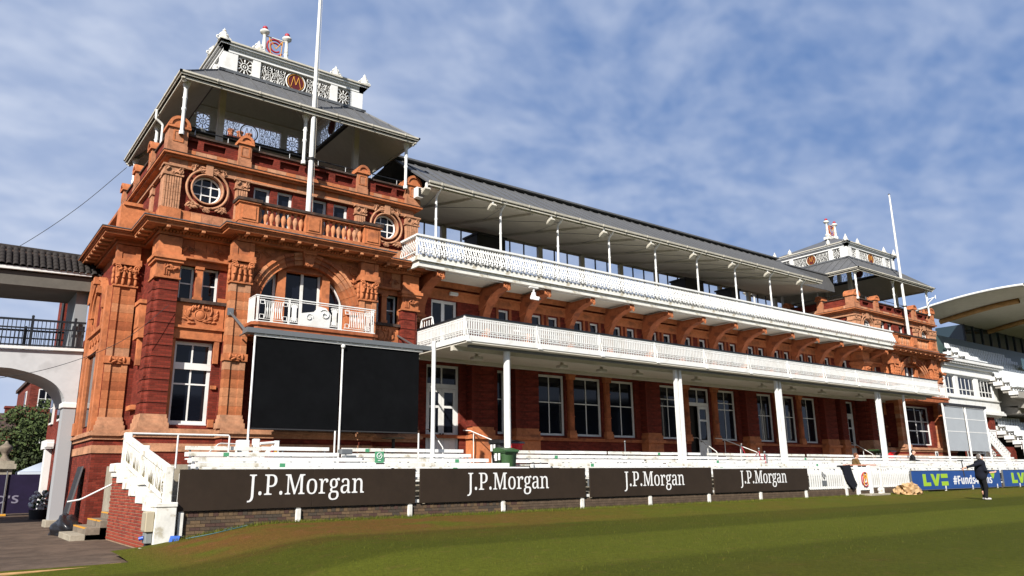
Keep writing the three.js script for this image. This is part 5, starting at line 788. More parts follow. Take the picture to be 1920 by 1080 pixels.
// ---------------------------------------------------------------- stairs at the near end
{
  const st = thing('stair_wall', 'stepped red brick stair wall with white coping and end pier', 'wall'), xf = -0.42;
  const N = 6, zA = -0.38, zB = -5.35, topAt = (i) => 0.42 + i * 0.155, dz = (zA - zB) / N;
  const prof = [[zA, -0.6]]; for (let i = 0; i < N; i++) { prof.push([zA - i * dz, topAt(i) - 0.02], [zA - (i + 1) * dz, topAt(i) - 0.02]); } prof.push([zB, -0.6]);
  mesh('mortar_bed', [ZY(prof, xf + 0.012, -0.06)], M.mortar, st);
  const mats = [[0.22, 0.040, 0.022], [0.19, 0.033, 0.02], [0.25, 0.052, 0.03], [0.16, 0.03, 0.02]].map((c) => std({ map: mottled(128, 0.6, c, 0.3, 5, 1), roughness: 0.9 }));
  const bg = join([RB(-0.05, 0.05, -0.029, 0.029, -0.107, 0.107, 0.006, 1)]); let n = 0; const rest = [];
  for (let c = 0; c < 26; c++) { const y = 0.36 + 0.155 * 5 - c * 0.075 - 0.02; if (y < -0.43) break; for (let j = 0; j < 25; j++) { const z = zB + 0.11 + j * 0.222 + (c % 2) * 0.111; if (z > zA - 0.1) continue; const i = Math.floor((zA - (z + 0.1)) / dz); if (y + 0.03 > topAt(Math.max(0, i)) - 0.02) continue; if (n++ < 300) { const m = new THREE.Mesh(bg, mats[Math.floor(rnd() * 4)]); m.name = 'brick'; m.castShadow = m.receiveShadow = true; m.position.set(xf + 0.05 + (rnd() - 0.5) * 0.004, y, z); st.add(m); } else rest.push(bg.clone().translate(xf + 0.05, y, z)); } }
  if (rest.length) mesh('bricks', rest, mats[0], st).userData.kind = 'stuff';
  for (let i = 0; i < N; i++) mesh('coping_step', [RB(xf - 0.03, 0.0, topAt(i) - 0.02, topAt(i) + 0.2, zA - (i + 1) * dz - 0.02, zA - i * dz + 0.02, 0.012, 1)], M.grimy, st);
  mesh('end_pier', [RB(xf - 0.03, -0.02, -0.5, 0.58, -0.4, 0.1, 0.02, 2), RB(xf - 0.05, -0.01, 0.5, 0.6, -0.42, 0.12, 0.02, 2)], M.grimy, st);
  mesh('cap_block', [RB(xf - 0.07, 0.02, topAt(N - 1) + 0.1, topAt(N - 1) + 0.34, zB - 0.15, zB + 0.7, 0.04, 2)], M.grimy, st);
  const sl = (z) => 0.62 + (zA - z) * 0.155 / dz * 1.0, x = -0.2, bl = thing('stair_balustrade', 'stained white sloping balustrade on the brick stair wall', 'railing');
  for (const [z, h] of [[-0.18, 0.8], [-2.75, 0.86], [-4.95, 0.88]]) mesh('post', [RB(x - 0.1, x + 0.1, sl(z) - 0.1, sl(z) + h, z - 0.1, z + 0.1, 0.03, 2)], M.grimy, bl);
  mesh('top_rail', [beam([x, sl(-0.2) + 0.72, -0.2], [x, sl(-4.9) + 0.72, -4.9], 0.16, 0.12)], M.grimy, bl); mesh('bottom_rail', [beam([x, sl(-0.2) + 0.1, -0.2], [x, sl(-4.9) + 0.1, -4.9], 0.13, 0.1)], M.grimy, bl); mesh('mid_rail', [beam([x, sl(-0.2) + 0.58, -0.2], [x, sl(-4.9) + 0.58, -4.9], 0.05, 0.04)], M.grimy, bl);
  for (let z = -0.32; z > -4.85; z -= 0.155) if (Math.abs(z + 2.75) > 0.12) mesh('baluster', [B(x - 0.03, x + 0.03, sl(z) + 0.12, sl(z) + 0.7, z - 0.055, z + 0.055)], M.grimy, bl);
  // worn patches of mould on the balusters
  const mould = std({ map: mottled(128, 0.3, [0.10, 0.085, 0.05], 0.6, 6, 2, 0.6, [0.3, 0.22, 0.07]), roughness: 0.95 }), r = rngOf(4), md = [];
  for (let i = 0; i < 46; i++) { const z = -0.35 - r() * 4.4, h = 0.08 + r() * 0.28; if (Math.abs(z + 2.75) < 0.15) continue; const y = sl(z) + 0.13; md.push(new THREE.ConeGeometry(0.02 + r() * 0.025, h, 5).scale(0.25, 1, 1).translate(x - 0.034, y + h / 2, z)); }
  for (let i = 0; i < 26; i++) md.push(new THREE.IcosahedronGeometry(0.012 + r() * 0.02, 0).scale(0.2, 1, 1).translate(x - 0.102, sl(-0.18) + r() * 0.5, -0.25 + r() * 0.14)); mesh('mould_growth', md, mould, bl).userData.kind = 'stuff';
  const hr = thing('handrail', 'white tubular handrail along the front of the tower terrace', 'railing'); mesh('rail', [TB([[-0.1, 1.9, -5.2], [-0.1, 2.35, -5.2], [2.6, 2.35, -5.2], [2.6, 1.6, -5.2]], 0.028, 60, 7)], M.white, hr); mesh('post', [bar([1.15, 1.4, -5.2], [1.15, 2.34, -5.2], 0.026)], M.white, hr); mesh('sloping_rail', [TB([[2.0, 1.75, -5.5], [2.55, 2.15, -6.0], [3.6, 2.15, -6.4]], 0.022, 20, 6)], M.white, hr);
  const tr = thing('trestle', 'white equipment trestle with a yellow tag beside the black screens', 'stand'); mesh('box', [RB(3.0, 3.35, 1.75, 2.25, -5.9, -5.6, 0.03, 1)], M.white, tr); mesh('leg', [RB(3.5, 3.7, 1.6, 2.3, -5.9, -5.7, 0.03, 1)], M.white, tr); mesh('crossbar', [bar([3.7, 2.15, -5.7], [4.15, 2.19, -5.7], 0.05)], M.white, tr); mesh('brace', [beam([3.75, 1.7, -5.7], [4.12, 2.08, -5.7], 0.1, 0.08)], M.white, tr); mesh('leg', [RB(4.15, 4.3, 1.75, 2.25, -5.8, -5.65, 0.02, 1)], M.white, tr); mesh('tag', [B(4.13, 4.22, 1.82, 2.0, -5.648, -5.63)], M.yellow, tr); mesh('red_strap', [beam([4.0, 1.8, -5.63], [4.12, 2.0, -5.63], 0.05, 0.02)], M.red, tr);
  // boxes and oddments at the foot of the stairs
  const eb = thing('electrical_box', 'beige electrical cabinet fixed to the end of the stair wall', 'box'); mesh('cabinet', [RB(xf - 0.2, xf - 0.035, 0.0, 0.42, -0.3, 0.06, 0.015, 1)], std({ color: C(0.36, 0.31, 0.22), roughness: 0.6 }), eb); mesh('door_edge', [B(xf - 0.215, xf - 0.2, 0.03, 0.39, -0.27, 0.03)], std({ color: C(0.30, 0.26, 0.19), roughness: 0.6 }), eb);
  const sk = thing('socket_box', 'grey power socket box with a blue plug below the beige cabinet', 'box'); mesh('case', [RB(xf - 0.17, xf - 0.035, -0.24, -0.01, -0.28, 0.02, 0.02, 1)], std({ color: C(0.17, 0.18, 0.18), roughness: 0.6 }), sk); mesh('plug', [bar([xf - 0.17, -0.12, -0.13], [xf - 0.25, -0.14, -0.17], 0.04, 10)], std({ color: C(0.02, 0.07, 0.35), roughness: 0.4 }), sk); mesh('post', [B(xf - 0.14, xf - 0.05, -0.5, -0.24, -0.2, -0.06)], M.dark, sk);
  const sh = thing('dustpan', 'blue plastic dustpan leaning against the white end pier', 'dustpan'); mesh('pan', [beam([-0.12, -0.33, 0.34], [-0.02, -0.1, 0.16], 0.2, 0.02)], std({ color: C(0.015, 0.07, 0.30), roughness: 0.5 }), sh); mesh('handle', [bar([-0.02, -0.11, 0.17], [0.14, -0.12, 0.2], 0.015)], M.dark, sh);
  single('paper_cup', [LA([[0.0, 0], [0.045, 0], [0.065, 0.15], [0.06, 0.15], [0.042, 0.012], [0, 0.012]], -0.7, -0.44, 0.3, 14)], M.white, 'white paper cup standing at the foot of the stair wall', 'cup');
  single('hose', [TB([[0.15, -0.16, 0.35], [0.6, -0.06, 0.5], [1.1, 0.03, 0.42], [1.5, 0.08, 0.22], [1.45, 0.09, 0.16], [1.0, 0.03, 0.15]].map(([x, y, z]) => [x, lawnY(x, z) + 0.014, z]), 0.010, 50, 6, true)], std({ color: C(0.06, 0.12, 0.13), roughness: 0.5 }), 'thin blue green hose curling on the grass bank', 'hose');
  const mt = thing('ground_mat', 'long ochre matting strip along the edge of the grass', 'mat'); mesh('strip', [PL([[-4.6, 2.3], [-1.35, 1.75], [-1.3, 2.0], [-4.6, 2.75]], -0.45, -0.425)], std({ map: mottled(256, 1.1, [0.40, 0.23, 0.10], 0.25, 6, 2), roughness: 0.95 }), mt);
  const es = thing('entrance_steps', 'worn concrete steps with yellow nosings beside the tower plinth', 'steps');
  for (let i = 0; i < 5; i++) { mesh('step', [RB(-1.25 + i * 0.34, 0.55, i ? -0.62 : -0.46, -0.3 + i * 0.17, -7.5, -5.45, 0.015, 1)], i ? M.step : M.concrete, es); if (i) mesh('nosing', [B(-1.25 + i * 0.34 - 0.004, -1.2 + i * 0.34, -0.3 + i * 0.17 - 0.03, -0.297 + i * 0.17, -7.45, -5.5)], M.yellow, es); }
  mesh('handrail', [TB([[-1.4, 0.55, -5.5], [-1.1, 0.6, -5.5], [0.3, 1.35, -5.5], [0.5, 1.35, -5.5]], 0.025, 30, 6), TB([[-0.3, 0.62, -5.75], [0, 0.6, -5.75], [0.4, 0.62, -5.75]], 0.02, 10, 6), bar([-0.1, 0.2, -5.5], [-0.1, 1.1, -5.5], 0.02)], M.white, es);
}
// ---------------------------------------------------------------- bins, ropes, table, sack
function bin(x, z, y, bodyMat, lidMat, lab, open) {
  const b = thing('wheeled_bin', lab, 'bin'); const body = new THREE.CylinderGeometry(0.36, 0.29, 0.92, 4, 1).rotateY(Math.PI / 4).scale(1, 1, 1.15).translate(x, y + 0.54, z);
  mesh('body', [body, B(x - 0.28, x + 0.28, y + 0.95, y + 1.02, z - 0.34, z + 0.34)], bodyMat, b); mesh('lid', open ? [beam([x - 0.95, y + 1.12, z], [x - 0.2, y + 1.04, z], 0.66, 0.06)] : [ZY([[z - 0.36, y + 1.0], [z + 0.38, y + 1.0], [z + 0.36, y + 1.06], [z - 0.1, y + 1.15], [z - 0.36, y + 1.12]], x - 0.31, x + 0.31)], lidMat, b);
  mesh('handle', [bar([x - 0.25, y + 1.02, z - 0.42], [x + 0.25, y + 1.02, z - 0.42], 0.02)], M.dark, b); for (const s of [-1, 1]) mesh('wheel', [new THREE.CylinderGeometry(0.1, 0.1, 0.06, 14).rotateZ(Math.PI / 2).translate(x + s * 0.3, y + 0.1, z - 0.25)], M.dark, b);
  mesh('label', [B(x - 0.37, x - 0.362, y + 0.7, y + 0.95, z - 0.15, z - 0.02), B(x - 0.37, x - 0.362, y + 0.72, y + 0.95, z + 0.05, z + 0.16)], M.letter, b);
}
bin(11.55, -3.45, 0.9, M.green, M.green, 'dark green wheeled bin with white labels beside the balcony post'); bin(13.6, -5.75, 1.52 - 0.22, M.binRed, M.binBlack, 'red wheeled bin with a black lid behind the near green bin'); bin(13.15, -5.95, 1.52 - 0.2, M.binBlack, M.binBlack, 'black wheeled bin between the near post and red bin');
bin(41.6, -5.75, 1.24, M.green, M.green, 'green wheeled bin with its lid flung open near the far door', true); bin(42.5, -5.8, 1.26, M.binRed, M.binBlack, 'red wheeled bin beside the open green bin near the far tower');
{
  const labs = ['chrome rope post nearest the centre door', 'chrome rope post second from the centre door', 'chrome rope post third from the centre door', 'chrome rope post nearest the last brown board end', 'lone chrome post left of the centre door']; const ps = [[28.3, 1.52, -6.0], [27.6, 1.24, -4.5], [26.6, 1.04, -3.5], [25.3, 0.86, -2.5], [20.2, 1.52, -6.2]];
  ps.forEach(([x, y, z], i) => { const s = thing('rope_stanchion', labs[i], 'stanchion', 'rope stanchions'); mesh('base', [LA([[0.17, 0], [0.17, 0.02], [0.04, 0.06], [0, 0.06]], x, y, z, 16)], M.steel, s); mesh('pole', [CY(x, y + 0.05, y + 0.95, z, 0.027, 0.027, 10)], M.steel, s); mesh('knob', [new THREE.SphereGeometry(0.05, 10, 8).translate(x, y + 1.0, z)], M.steel, s); });
  for (let i = 0; i + 1 < 4; i++) { const a = ps[i], b = ps[i + 1], m = [(a[0] + b[0]) / 2, Math.min(a[1], b[1]) + 0.55, (a[2] + b[2]) / 2]; single('barrier_rope', [TB([[a[0], a[1] + 0.9, a[2]], [mix(a[0], m[0], 0.5), mix(a[1] + 0.9, m[1], 0.75), mix(a[2], m[2], 0.5)], m, [mix(b[0], m[0], 0.5), mix(b[1] + 0.9, m[1], 0.75), mix(b[2], m[2], 0.5)], [b[0], b[1] + 0.9, b[2]]], 0.02, 20, 6, true)], M.red, ['red rope between the two chrome posts nearest the door', 'red rope between the middle pair of chrome posts', 'red rope sagging between the two lowest chrome posts'][i], 'rope', 'red barrier ropes'); }
  const t = thing('bar_table', 'small round high table in shade below the right black screen', 'table'); mesh('top', [CY(9.05, 2.46, 2.5, -7.0, 0.42, 0.42, 20)], M.step, t); mesh('stem', [CY(9.05, 1.52, 2.46, -7.0, 0.06, 0.06)], M.dark, t); mesh('foot', [CY(9.05, 1.52, 1.56, -7.0, 0.26, 0.2, 16)], M.dark, t);
  const g = new THREE.IcosahedronGeometry(1, 5), p = g.attributes.position; for (let i = 0; i < p.count; i++) { const x = p.getX(i), y = p.getY(i), z = p.getZ(i), cr = Math.abs(fbm(x * 3 + z * 2 + 9, y * 3 - z * 2 + 9, 256, 3, 1) - 0.5) * 2, k = 0.62 + 0.9 * cr + 0.25 * fbm(x * 7 + 5, y * 7 + z * 5, 256, 2, 2); p.setXYZ(i, Math.sign(x) * Math.pow(Math.abs(x), 0.7) * k * 0.72, Math.max(-0.16, Math.sign(y) * Math.pow(Math.abs(y), 0.7) * k * 0.38), z * k * 0.4); } g.computeVertexNormals();
  single('paper_sack', [g.translate(31.1, 0.2, 0.75)], std({ map: mottled(128, 0.8, [0.42, 0.27, 0.14], 0.35, 6, 1), roughness: 0.9 }), 'crumpled brown paper sack lying on the grass by the fence', 'sack');
  const sg = thing('wall_sign', 'small white square sign on the far tower plinth', 'sign'); mesh('plate', [B(51.0, 51.4, 1.98, 2.42, -6.86, -6.84)], M.letter, sg); mesh('symbol', [B(51.1, 51.3, 2.1, 2.34, -6.838, -6.83)], M.dark, sg);
}

// ---------------------------------------------------------------- footbridge and yard on the left
{
  const zf = -13.5, zb = -16.2, b = thing('footbridge', 'covered white arched footbridge with black railings and tiled roof', 'bridge'), xr = -0.44, xl = -16;
  const s = new THREE.Shape(); s.moveTo(xr, 5.72); s.lineTo(xl, 5.2); s.lineTo(xl, -0.6); s.lineTo(xl + 1, -0.6); s.lineTo(xl + 1, 3.0); s.bezierCurveTo(-10, 4.75, -5, 5.05, -2.6, 4.97); s.bezierCurveTo(-1.6, 4.8, -1.0, 4.6, -0.78, 3.8); s.lineTo(xr, 3.8); s.lineTo(xr, 5.72);
  mesh('arch', [EX(s, zb, zf, 20)], std({ map: mottled(512, 4, [0.42, 0.425, 0.435], 0.1, 5, 1, 0.5, [0.30, 0.30, 0.305]), roughness: 0.7 }), b); mesh('pier', [B(-0.84, xr, -0.6, 3.8, zf - 0.7, zf - 0.02)], std({ color: C(0.28, 0.285, 0.295), roughness: 0.75 }), b);
  mesh('deck_edge', [beam([xl, 5.26, zf + 0.04], [xr, 5.78, zf + 0.04], 0.14, 0.1)], M.white, b);
  mesh('pier_base', [RB(-0.95, -0.4, -0.5, -0.22, zf - 0.8, zf + 0.1, 0.03, 1)], M.concrete, b); mesh('pier_cap', [RB(-0.9, -0.42, 3.66, 3.86, zf - 0.75, zf + 0.03, 0.03, 1)], M.white, b);
  const yr = (x) => 5.8 + (x - xr) * 0.0335;
  for (const z of [zf - 0.1, zb + 0.15]) { mesh('rail', [beam([xl, yr(xl) + 1.02, z], [xr, yr(xr) + 1.02, z], 0.07, 0.07), beam([xl, yr(xl) + 0.72, z], [xr, yr(xr) + 0.72, z], 0.05, 0.05), beam([xl, yr(xl) + 0.1, z], [xr, yr(xr) + 0.1, z], 0.05, 0.05)], M.blackIron, b); for (let x = xr - 0.1; x > -5.5; x -= 0.13) mesh('baluster', [bar([x, yr(x) + 0.05, z], [x, yr(x) + 1.02, z], 0.013, 5)], M.blackIron, b); for (let x = xr - 0.35; x > -6; x -= 1.35) mesh('post', [B(x - 0.04, x + 0.04, yr(x), yr(x) + 1.12, z - 0.04, z + 0.04), new THREE.SphereGeometry(0.05, 8, 6).translate(x, yr(x) + 1.15, z)], M.blackIron, b); }
  mesh('end_post', [B(-0.85, -0.44, 5.7, 8.4, zb + 0.1, zf - 0.25)], std({ color: C(0.20, 0.21, 0.22), roughness: 0.8 }), b);
  const er = (x) => 8.5 + (x - xr) * 0.03;
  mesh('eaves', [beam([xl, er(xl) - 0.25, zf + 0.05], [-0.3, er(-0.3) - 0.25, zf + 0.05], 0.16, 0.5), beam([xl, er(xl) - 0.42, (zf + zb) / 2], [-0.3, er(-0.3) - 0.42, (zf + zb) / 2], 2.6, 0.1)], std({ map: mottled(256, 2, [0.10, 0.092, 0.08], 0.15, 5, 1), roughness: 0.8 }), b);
  mesh('gutter', [beam([xl, er(xl) + 0.1, zf + 0.22], [-0.5, er(-0.5) + 0.1, zf + 0.22], 0.13, 0.12)], M.white, b);
  mesh('roof_deck', [ZY([[zf + 0.25, 8.62], [(zf + zb) / 2, 9.6], [zb - 0.2, 8.62]], xl, -0.15)], M.coping, b);
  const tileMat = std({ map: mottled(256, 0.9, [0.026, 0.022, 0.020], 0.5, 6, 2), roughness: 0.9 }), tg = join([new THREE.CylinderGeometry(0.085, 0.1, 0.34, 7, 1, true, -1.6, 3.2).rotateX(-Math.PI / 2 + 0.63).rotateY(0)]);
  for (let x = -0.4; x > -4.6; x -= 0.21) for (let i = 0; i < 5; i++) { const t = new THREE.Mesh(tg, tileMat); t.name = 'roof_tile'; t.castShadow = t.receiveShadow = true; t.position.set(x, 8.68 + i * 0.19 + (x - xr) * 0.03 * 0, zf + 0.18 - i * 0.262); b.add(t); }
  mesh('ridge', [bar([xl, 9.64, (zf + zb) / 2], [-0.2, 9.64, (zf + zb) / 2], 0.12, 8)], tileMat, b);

  // brick houses behind
  const nb = thing('brick_house', 'red brick house close behind the footbridge with white door surround', 'building');
  mesh('wall', [B(0.15, 7, -0.6, 6.9, -27, -16.3), B(-0.55, 0.15, 5, 9.3, -22, -19.6)], M.brick, nb); mesh('downpipe', [bar([-0.62, 5.4, -19.7], [-0.62, 9.2, -19.7], 0.07)], M.blackIron, nb);
  mesh('door_surround', [B(-0.12, 0.16, -0.45, 2.6, -24.6, -24.0), B(-0.16, 0.16, 2.6, 3.0, -25.6, -23.6)], M.white, nb); for (const [y, z] of [[4.6, -22.5], [4.6, -25.4]]) { const w = group('window', nb); mesh('frame', [B(0.06, 0.16, y - 0.8, y + 0.8, z - 0.5, z + 0.5)], M.white, w); mesh('pane', [B(0.04, 0.07, y - 0.7, y - 0.04, z - 0.42, z + 0.42), B(0.04, 0.07, y + 0.04, y + 0.7, z - 0.42, z + 0.42)], M.glass, w); }
  mesh('lamp', [RB(-0.25, 0.1, 2.62, 2.86, -23.4, -22.9, 0.04, 2)], M.white, nb);
  const mb = thing('mansion_block', 'tall red brick mansion block with white sash windows beyond the trees', 'building');
  mesh('wall', [B(1.9, 14, -0.6, 10.0, -72, -60)], M.farBrick, mb); mesh('cornice', [B(1.7, 14.2, 9.7, 10.0, -72.2, -59.8)], M.coping, mb);
  for (const y of [2.2, 5.2, 8.2]) { for (let i = 0; i < 4; i++) { const x = 3.1 + i * 2.6, w = group('window', mb); mesh('frame', [B(x - 0.55, x + 0.55, y - 0.85, y + 0.85, -60.05, -59.94)], M.white, w); for (const [c, d] of [[-0.48, -0.05], [0.05, 0.48]]) mesh('pane', [B(x + c, x + d, y - 0.78, y - 0.04, -59.94, -59.92), B(x + c, x + d, y + 0.04, y + 0.78, -59.94, -59.92)], M.glass, w); } const w = group('window', mb); mesh('frame', [B(1.84, 1.96, y - 0.85, y + 0.85, -63.4, -62.4)], M.white, w); mesh('pane', [B(1.82, 1.85, y - 0.75, y + 0.75, -63.3, -62.5)], M.glass, w); }
  const ch = thing('brick_house', 'low brown brick house with a chimney above the hedge on the left', 'building'); mesh('wall', [B(-12, 1.0, -0.6, 5.4, -66, -58)], M.farBrick, ch); mesh('roof', [ZY([[-57.8, 5.3], [-62, 7.0], [-66.2, 5.3]], -12.2, 1.1)], M.coping, ch); mesh('chimney', [B(0.4, 1.15, 5.3, 7.4, -62.5, -61.6), B(0.32, 1.22, 7.4, 7.6, -62.6, -61.5)], M.farBrick, ch);
  // hoarding
  const h = thing('hoarding', 'dark purple fabric hoarding with pale lettering across the yard', 'banner'), hm = std({ map: mottled(256, 3, [0.012, 0.008, 0.028], 0.25, 4, 1), roughness: 0.8 });
  for (let i = 0; i < 3; i++) mesh('banner', [B(-5.2 + i * 1.95, -3.3 + i * 1.95, -0.35, 1.45, -26.02, -25.98)], hm, h); for (let i = 0; i < 4; i++) mesh('pole', [bar([-5.25 + i * 1.95, -0.45, -25.9], [-5.25 + i * 1.95, 1.6, -25.9], 0.035)], M.steel, h);
  mesh('lettering', [text("LORD'S", fontSans, 0.36, 2.1, 0.01).translate(-2.85, 0.12, -25.975)], std({ color: C(0.16, 0.15, 0.20), roughness: 0.6 }), h); mesh('foot', [RB(-1.5, -1.2, -0.45, -0.36, -25.9, -25.5, 0.02, 1), RB(0.45, 0.75, -0.45, -0.36, -25.9, -25.5, 0.02, 1)], M.yellow, h);
  const gp = thing('gate_pier', 'weathered stone gate pier with an urn finial behind the hoarding', 'pier'); mesh('shaft', [B(-1.7, -0.95, -0.6, 1.75, -29.6, -28.9), B(-1.85, -0.8, 1.75, 2.0, -29.75, -28.75), B(-1.75, -0.9, 2.0, 2.15, -29.65, -28.85)], M.concrete, gp); mesh('urn', [LA([[0.32, 0], [0.2, 0.12], [0.12, 0.3], [0.2, 0.42], [0.3, 0.6], [0.27, 0.75], [0.1, 0.88], [0.05, 1.0], [0, 1.02]], -1.33, 2.15, -29.25, 14)], M.step, gp);
  const mq = thing('marquee', 'pale grey marquee roof showing above the hoarding', 'tent'); mesh('canopy', [new THREE.ConeGeometry(1.5, 0.5, 4).rotateY(Math.PI / 4).translate(0.35, 1.85, -29)], std({ color: C(0.36, 0.40, 0.46), roughness: 0.7 }), mq); mesh('valance', [B(-0.7, 1.4, 1.42, 1.6, -30.05, -27.95)], std({ color: C(0.48, 0.53, 0.6), roughness: 0.7 }), mq);
  const lb = thing('leaning_board', 'dark flat board with a pale edge leaning on the tower plinth', 'board'); mesh('board', [beam([-0.78, -0.43, -10.9], [-0.42, 1.55, -10.9], 1.0, 0.04)], M.dark, lb); mesh('edge', [beam([-0.79, -0.43, -10.39], [-0.43, 1.55, -10.39], 0.025, 0.045)], M.steel, lb);
  { const g = new THREE.SphereGeometry(1, 22, 14), p = g.attributes.position; for (let i = 0; i < p.count; i++) { const x = p.getX(i), y = p.getY(i), z = p.getZ(i), k = 0.6 + 0.85 * fbm(x * 3 + 20, y * 3 + z * 2 + 5, 256, 4, 2); p.setXYZ(i, x * k * 0.4, Math.max(-0.1, y * k * 0.42), z * k * 0.7); } g.computeVertexNormals(); single('rubbish_bags', [g.translate(-0.95, -0.35, -8.6)], std({ color: C(0.010, 0.010, 0.012), roughness: 0.3 }), 'heap of shiny black rubbish sacks by the tower plinth', 'rubbish bags'); }
  const fl = thing('flower_tub', 'dark tub of white flowers beside the bridge pier', 'plant'); mesh('tub', [CY(-0.45, -0.45, -0.05, -20.5, 0.3, 0.36, 14)], M.dark, fl); const r = rngOf(8), lf = [], wf = []; for (let i = 0; i < 70; i++) (i % 3 ? wf : lf).push(new THREE.IcosahedronGeometry(0.05 + r() * 0.04, 0).translate(-0.45 + (r() - 0.5) * 0.7, 0.05 + r() * 0.65, -20.5 + (r() - 0.5) * 0.7)); mesh('leaves', lf, M.green, fl); mesh('flowers', wf, M.white, fl);
  single('overhead_cable', [TB([[0.65, 14.2, -16], [-0.9, 12.1, -16], [-2.5, 10.3, -16], [-5, 8, -16]], 0.012, 30, 4, true)], M.dark, 'thin dark cable running from the near tower eaves down to the left', 'cable');
  single('overhead_cable', [TB([[1.05, 6.57, -7.5], [-0.22, 5.25, -7.2], [-1.7, 4.4, -7.2], [-3.2, 3.9, -7.2], [-7, 3.3, -7]], 0.008, 40, 4, true)], M.dark, 'thin dark cable slung across the brick corner pier', 'cable');
  ['left of the three', 'middle one of the three', 'right of the three'].forEach((l, i) => { const c = thing('chimney_pot', `red clay chimney pot seen through the near loggia, ${l}`, 'chimney', 'chimney pots'); mesh('pot', [LA([[0.2, 0], [0.16, 0.06], [0.15, 0.36], [0.2, 0.4], [0.2, 0.47], [0.14, 0.47]], 6.5 + i * 0.5, 19.5, -22, 12)], M.terra, c); });
  single('chimney_stack', [B(6.25, 7.75, 9, 19.5, -22.4, -21.6)], M.farBrick, 'brown brick chimney stack behind the near tower', 'chimney');
}
// ---------------------------------------------------------------- trees
function tree(x, z, h, rx, lab, seed, dark = 1, base = 0.15) {
  const t = thing('tree', lab, 'tree'), r = rngOf(seed), tr = [CY(x, -0.6, h * 0.55, z, 0.22, 0.1, 8)]; const pos = [], col = [], clumps = [];
  for (let i = 0; i < 30; i++) { const a = r() * 6.28, q = Math.sqrt(r()) * rx * 0.85, y = h * (base + 0.12 + 0.72 * r()), k = 1 - Math.abs(y / h - 0.5) * 0.9; clumps.push([x + Math.cos(a) * q * k, y, z + Math.sin(a) * q * k, 0.5 + r() * rx * 0.3]); if (i < 9) tr.push(bar([x, h * 0.35, z], [x + Math.cos(a) * q * k * 0.8, y, z + Math.sin(a) * q * k * 0.8], 0.05, 5, 0.02)); }
  mesh('trunk', tr, std({ color: C(0.07, 0.05, 0.035), roughness: 0.95 }), t);
  for (const [cx, cy, cz, cr] of clumps) { const tone = 0.6 + r() * 0.8; for (let i = 0; i < 260; i++) { const u = r() * 2 - 1, a = r() * 6.28, q = cr * Math.cbrt(0.25 + 0.75 * r()), s = Math.sqrt(1 - u * u), p = V(cx + q * s * Math.cos(a), cy + q * u * 0.8, cz + q * s * Math.sin(a)), e1 = V(r() - 0.5, r() - 0.5, r() - 0.5).normalize(), e2 = V(r() - 0.5, r() - 0.5, r() - 0.5).cross(e1).normalize(), l = 0.06 + r() * 0.08; for (const [m, n] of [[-1, 0], [0, -0.55], [1, 0], [-1, 0], [1, 0], [0, 0.55]]) pos.push(p.x + e1.x * l * m + e2.x * l * n, p.y + e1.y * l * m + e2.y * l * n, p.z + e1.z * l * m + e2.z * l * n); const k = tone * (0.7 + r() * 0.6) * dark; for (let m = 0; m < 6; m++) col.push(0.034 * k, 0.052 * k, 0.011 * k); } }
  const g = new THREE.BufferGeometry(); g.setAttribute('position', new THREE.Float32BufferAttribute(pos, 3)); g.setAttribute('color', new THREE.Float32BufferAttribute(col, 3)); g.computeVertexNormals();
  mesh('crown', g, new THREE.MeshPhysicalMaterial({ vertexColors: true, roughness: 0.9, side: THREE.DoubleSide }), t);
}
tree(-3.2, -38, 5.2, 2.6, 'dense dark green tree at the left edge behind the hoarding', 21); tree(0.2, -36, 5.4, 2.2, 'round dark green tree behind the marquee', 22); tree(2.6, -42, 6.0, 2.4, 'taller green tree in front of the mansion block', 23, 1.3); tree(-6.8, -36, 5.6, 3, 'broad dark tree partly outside the left of the picture', 24);
tree(80.5, -25, 15.4, 2.6, 'green tree rising behind the far tower and white stand', 25, 1.3, 0.45); tree(85, -26, 14.6, 1.8, 'small green treetop right of the taller one behind the stand', 26, 1.3, 0.5);

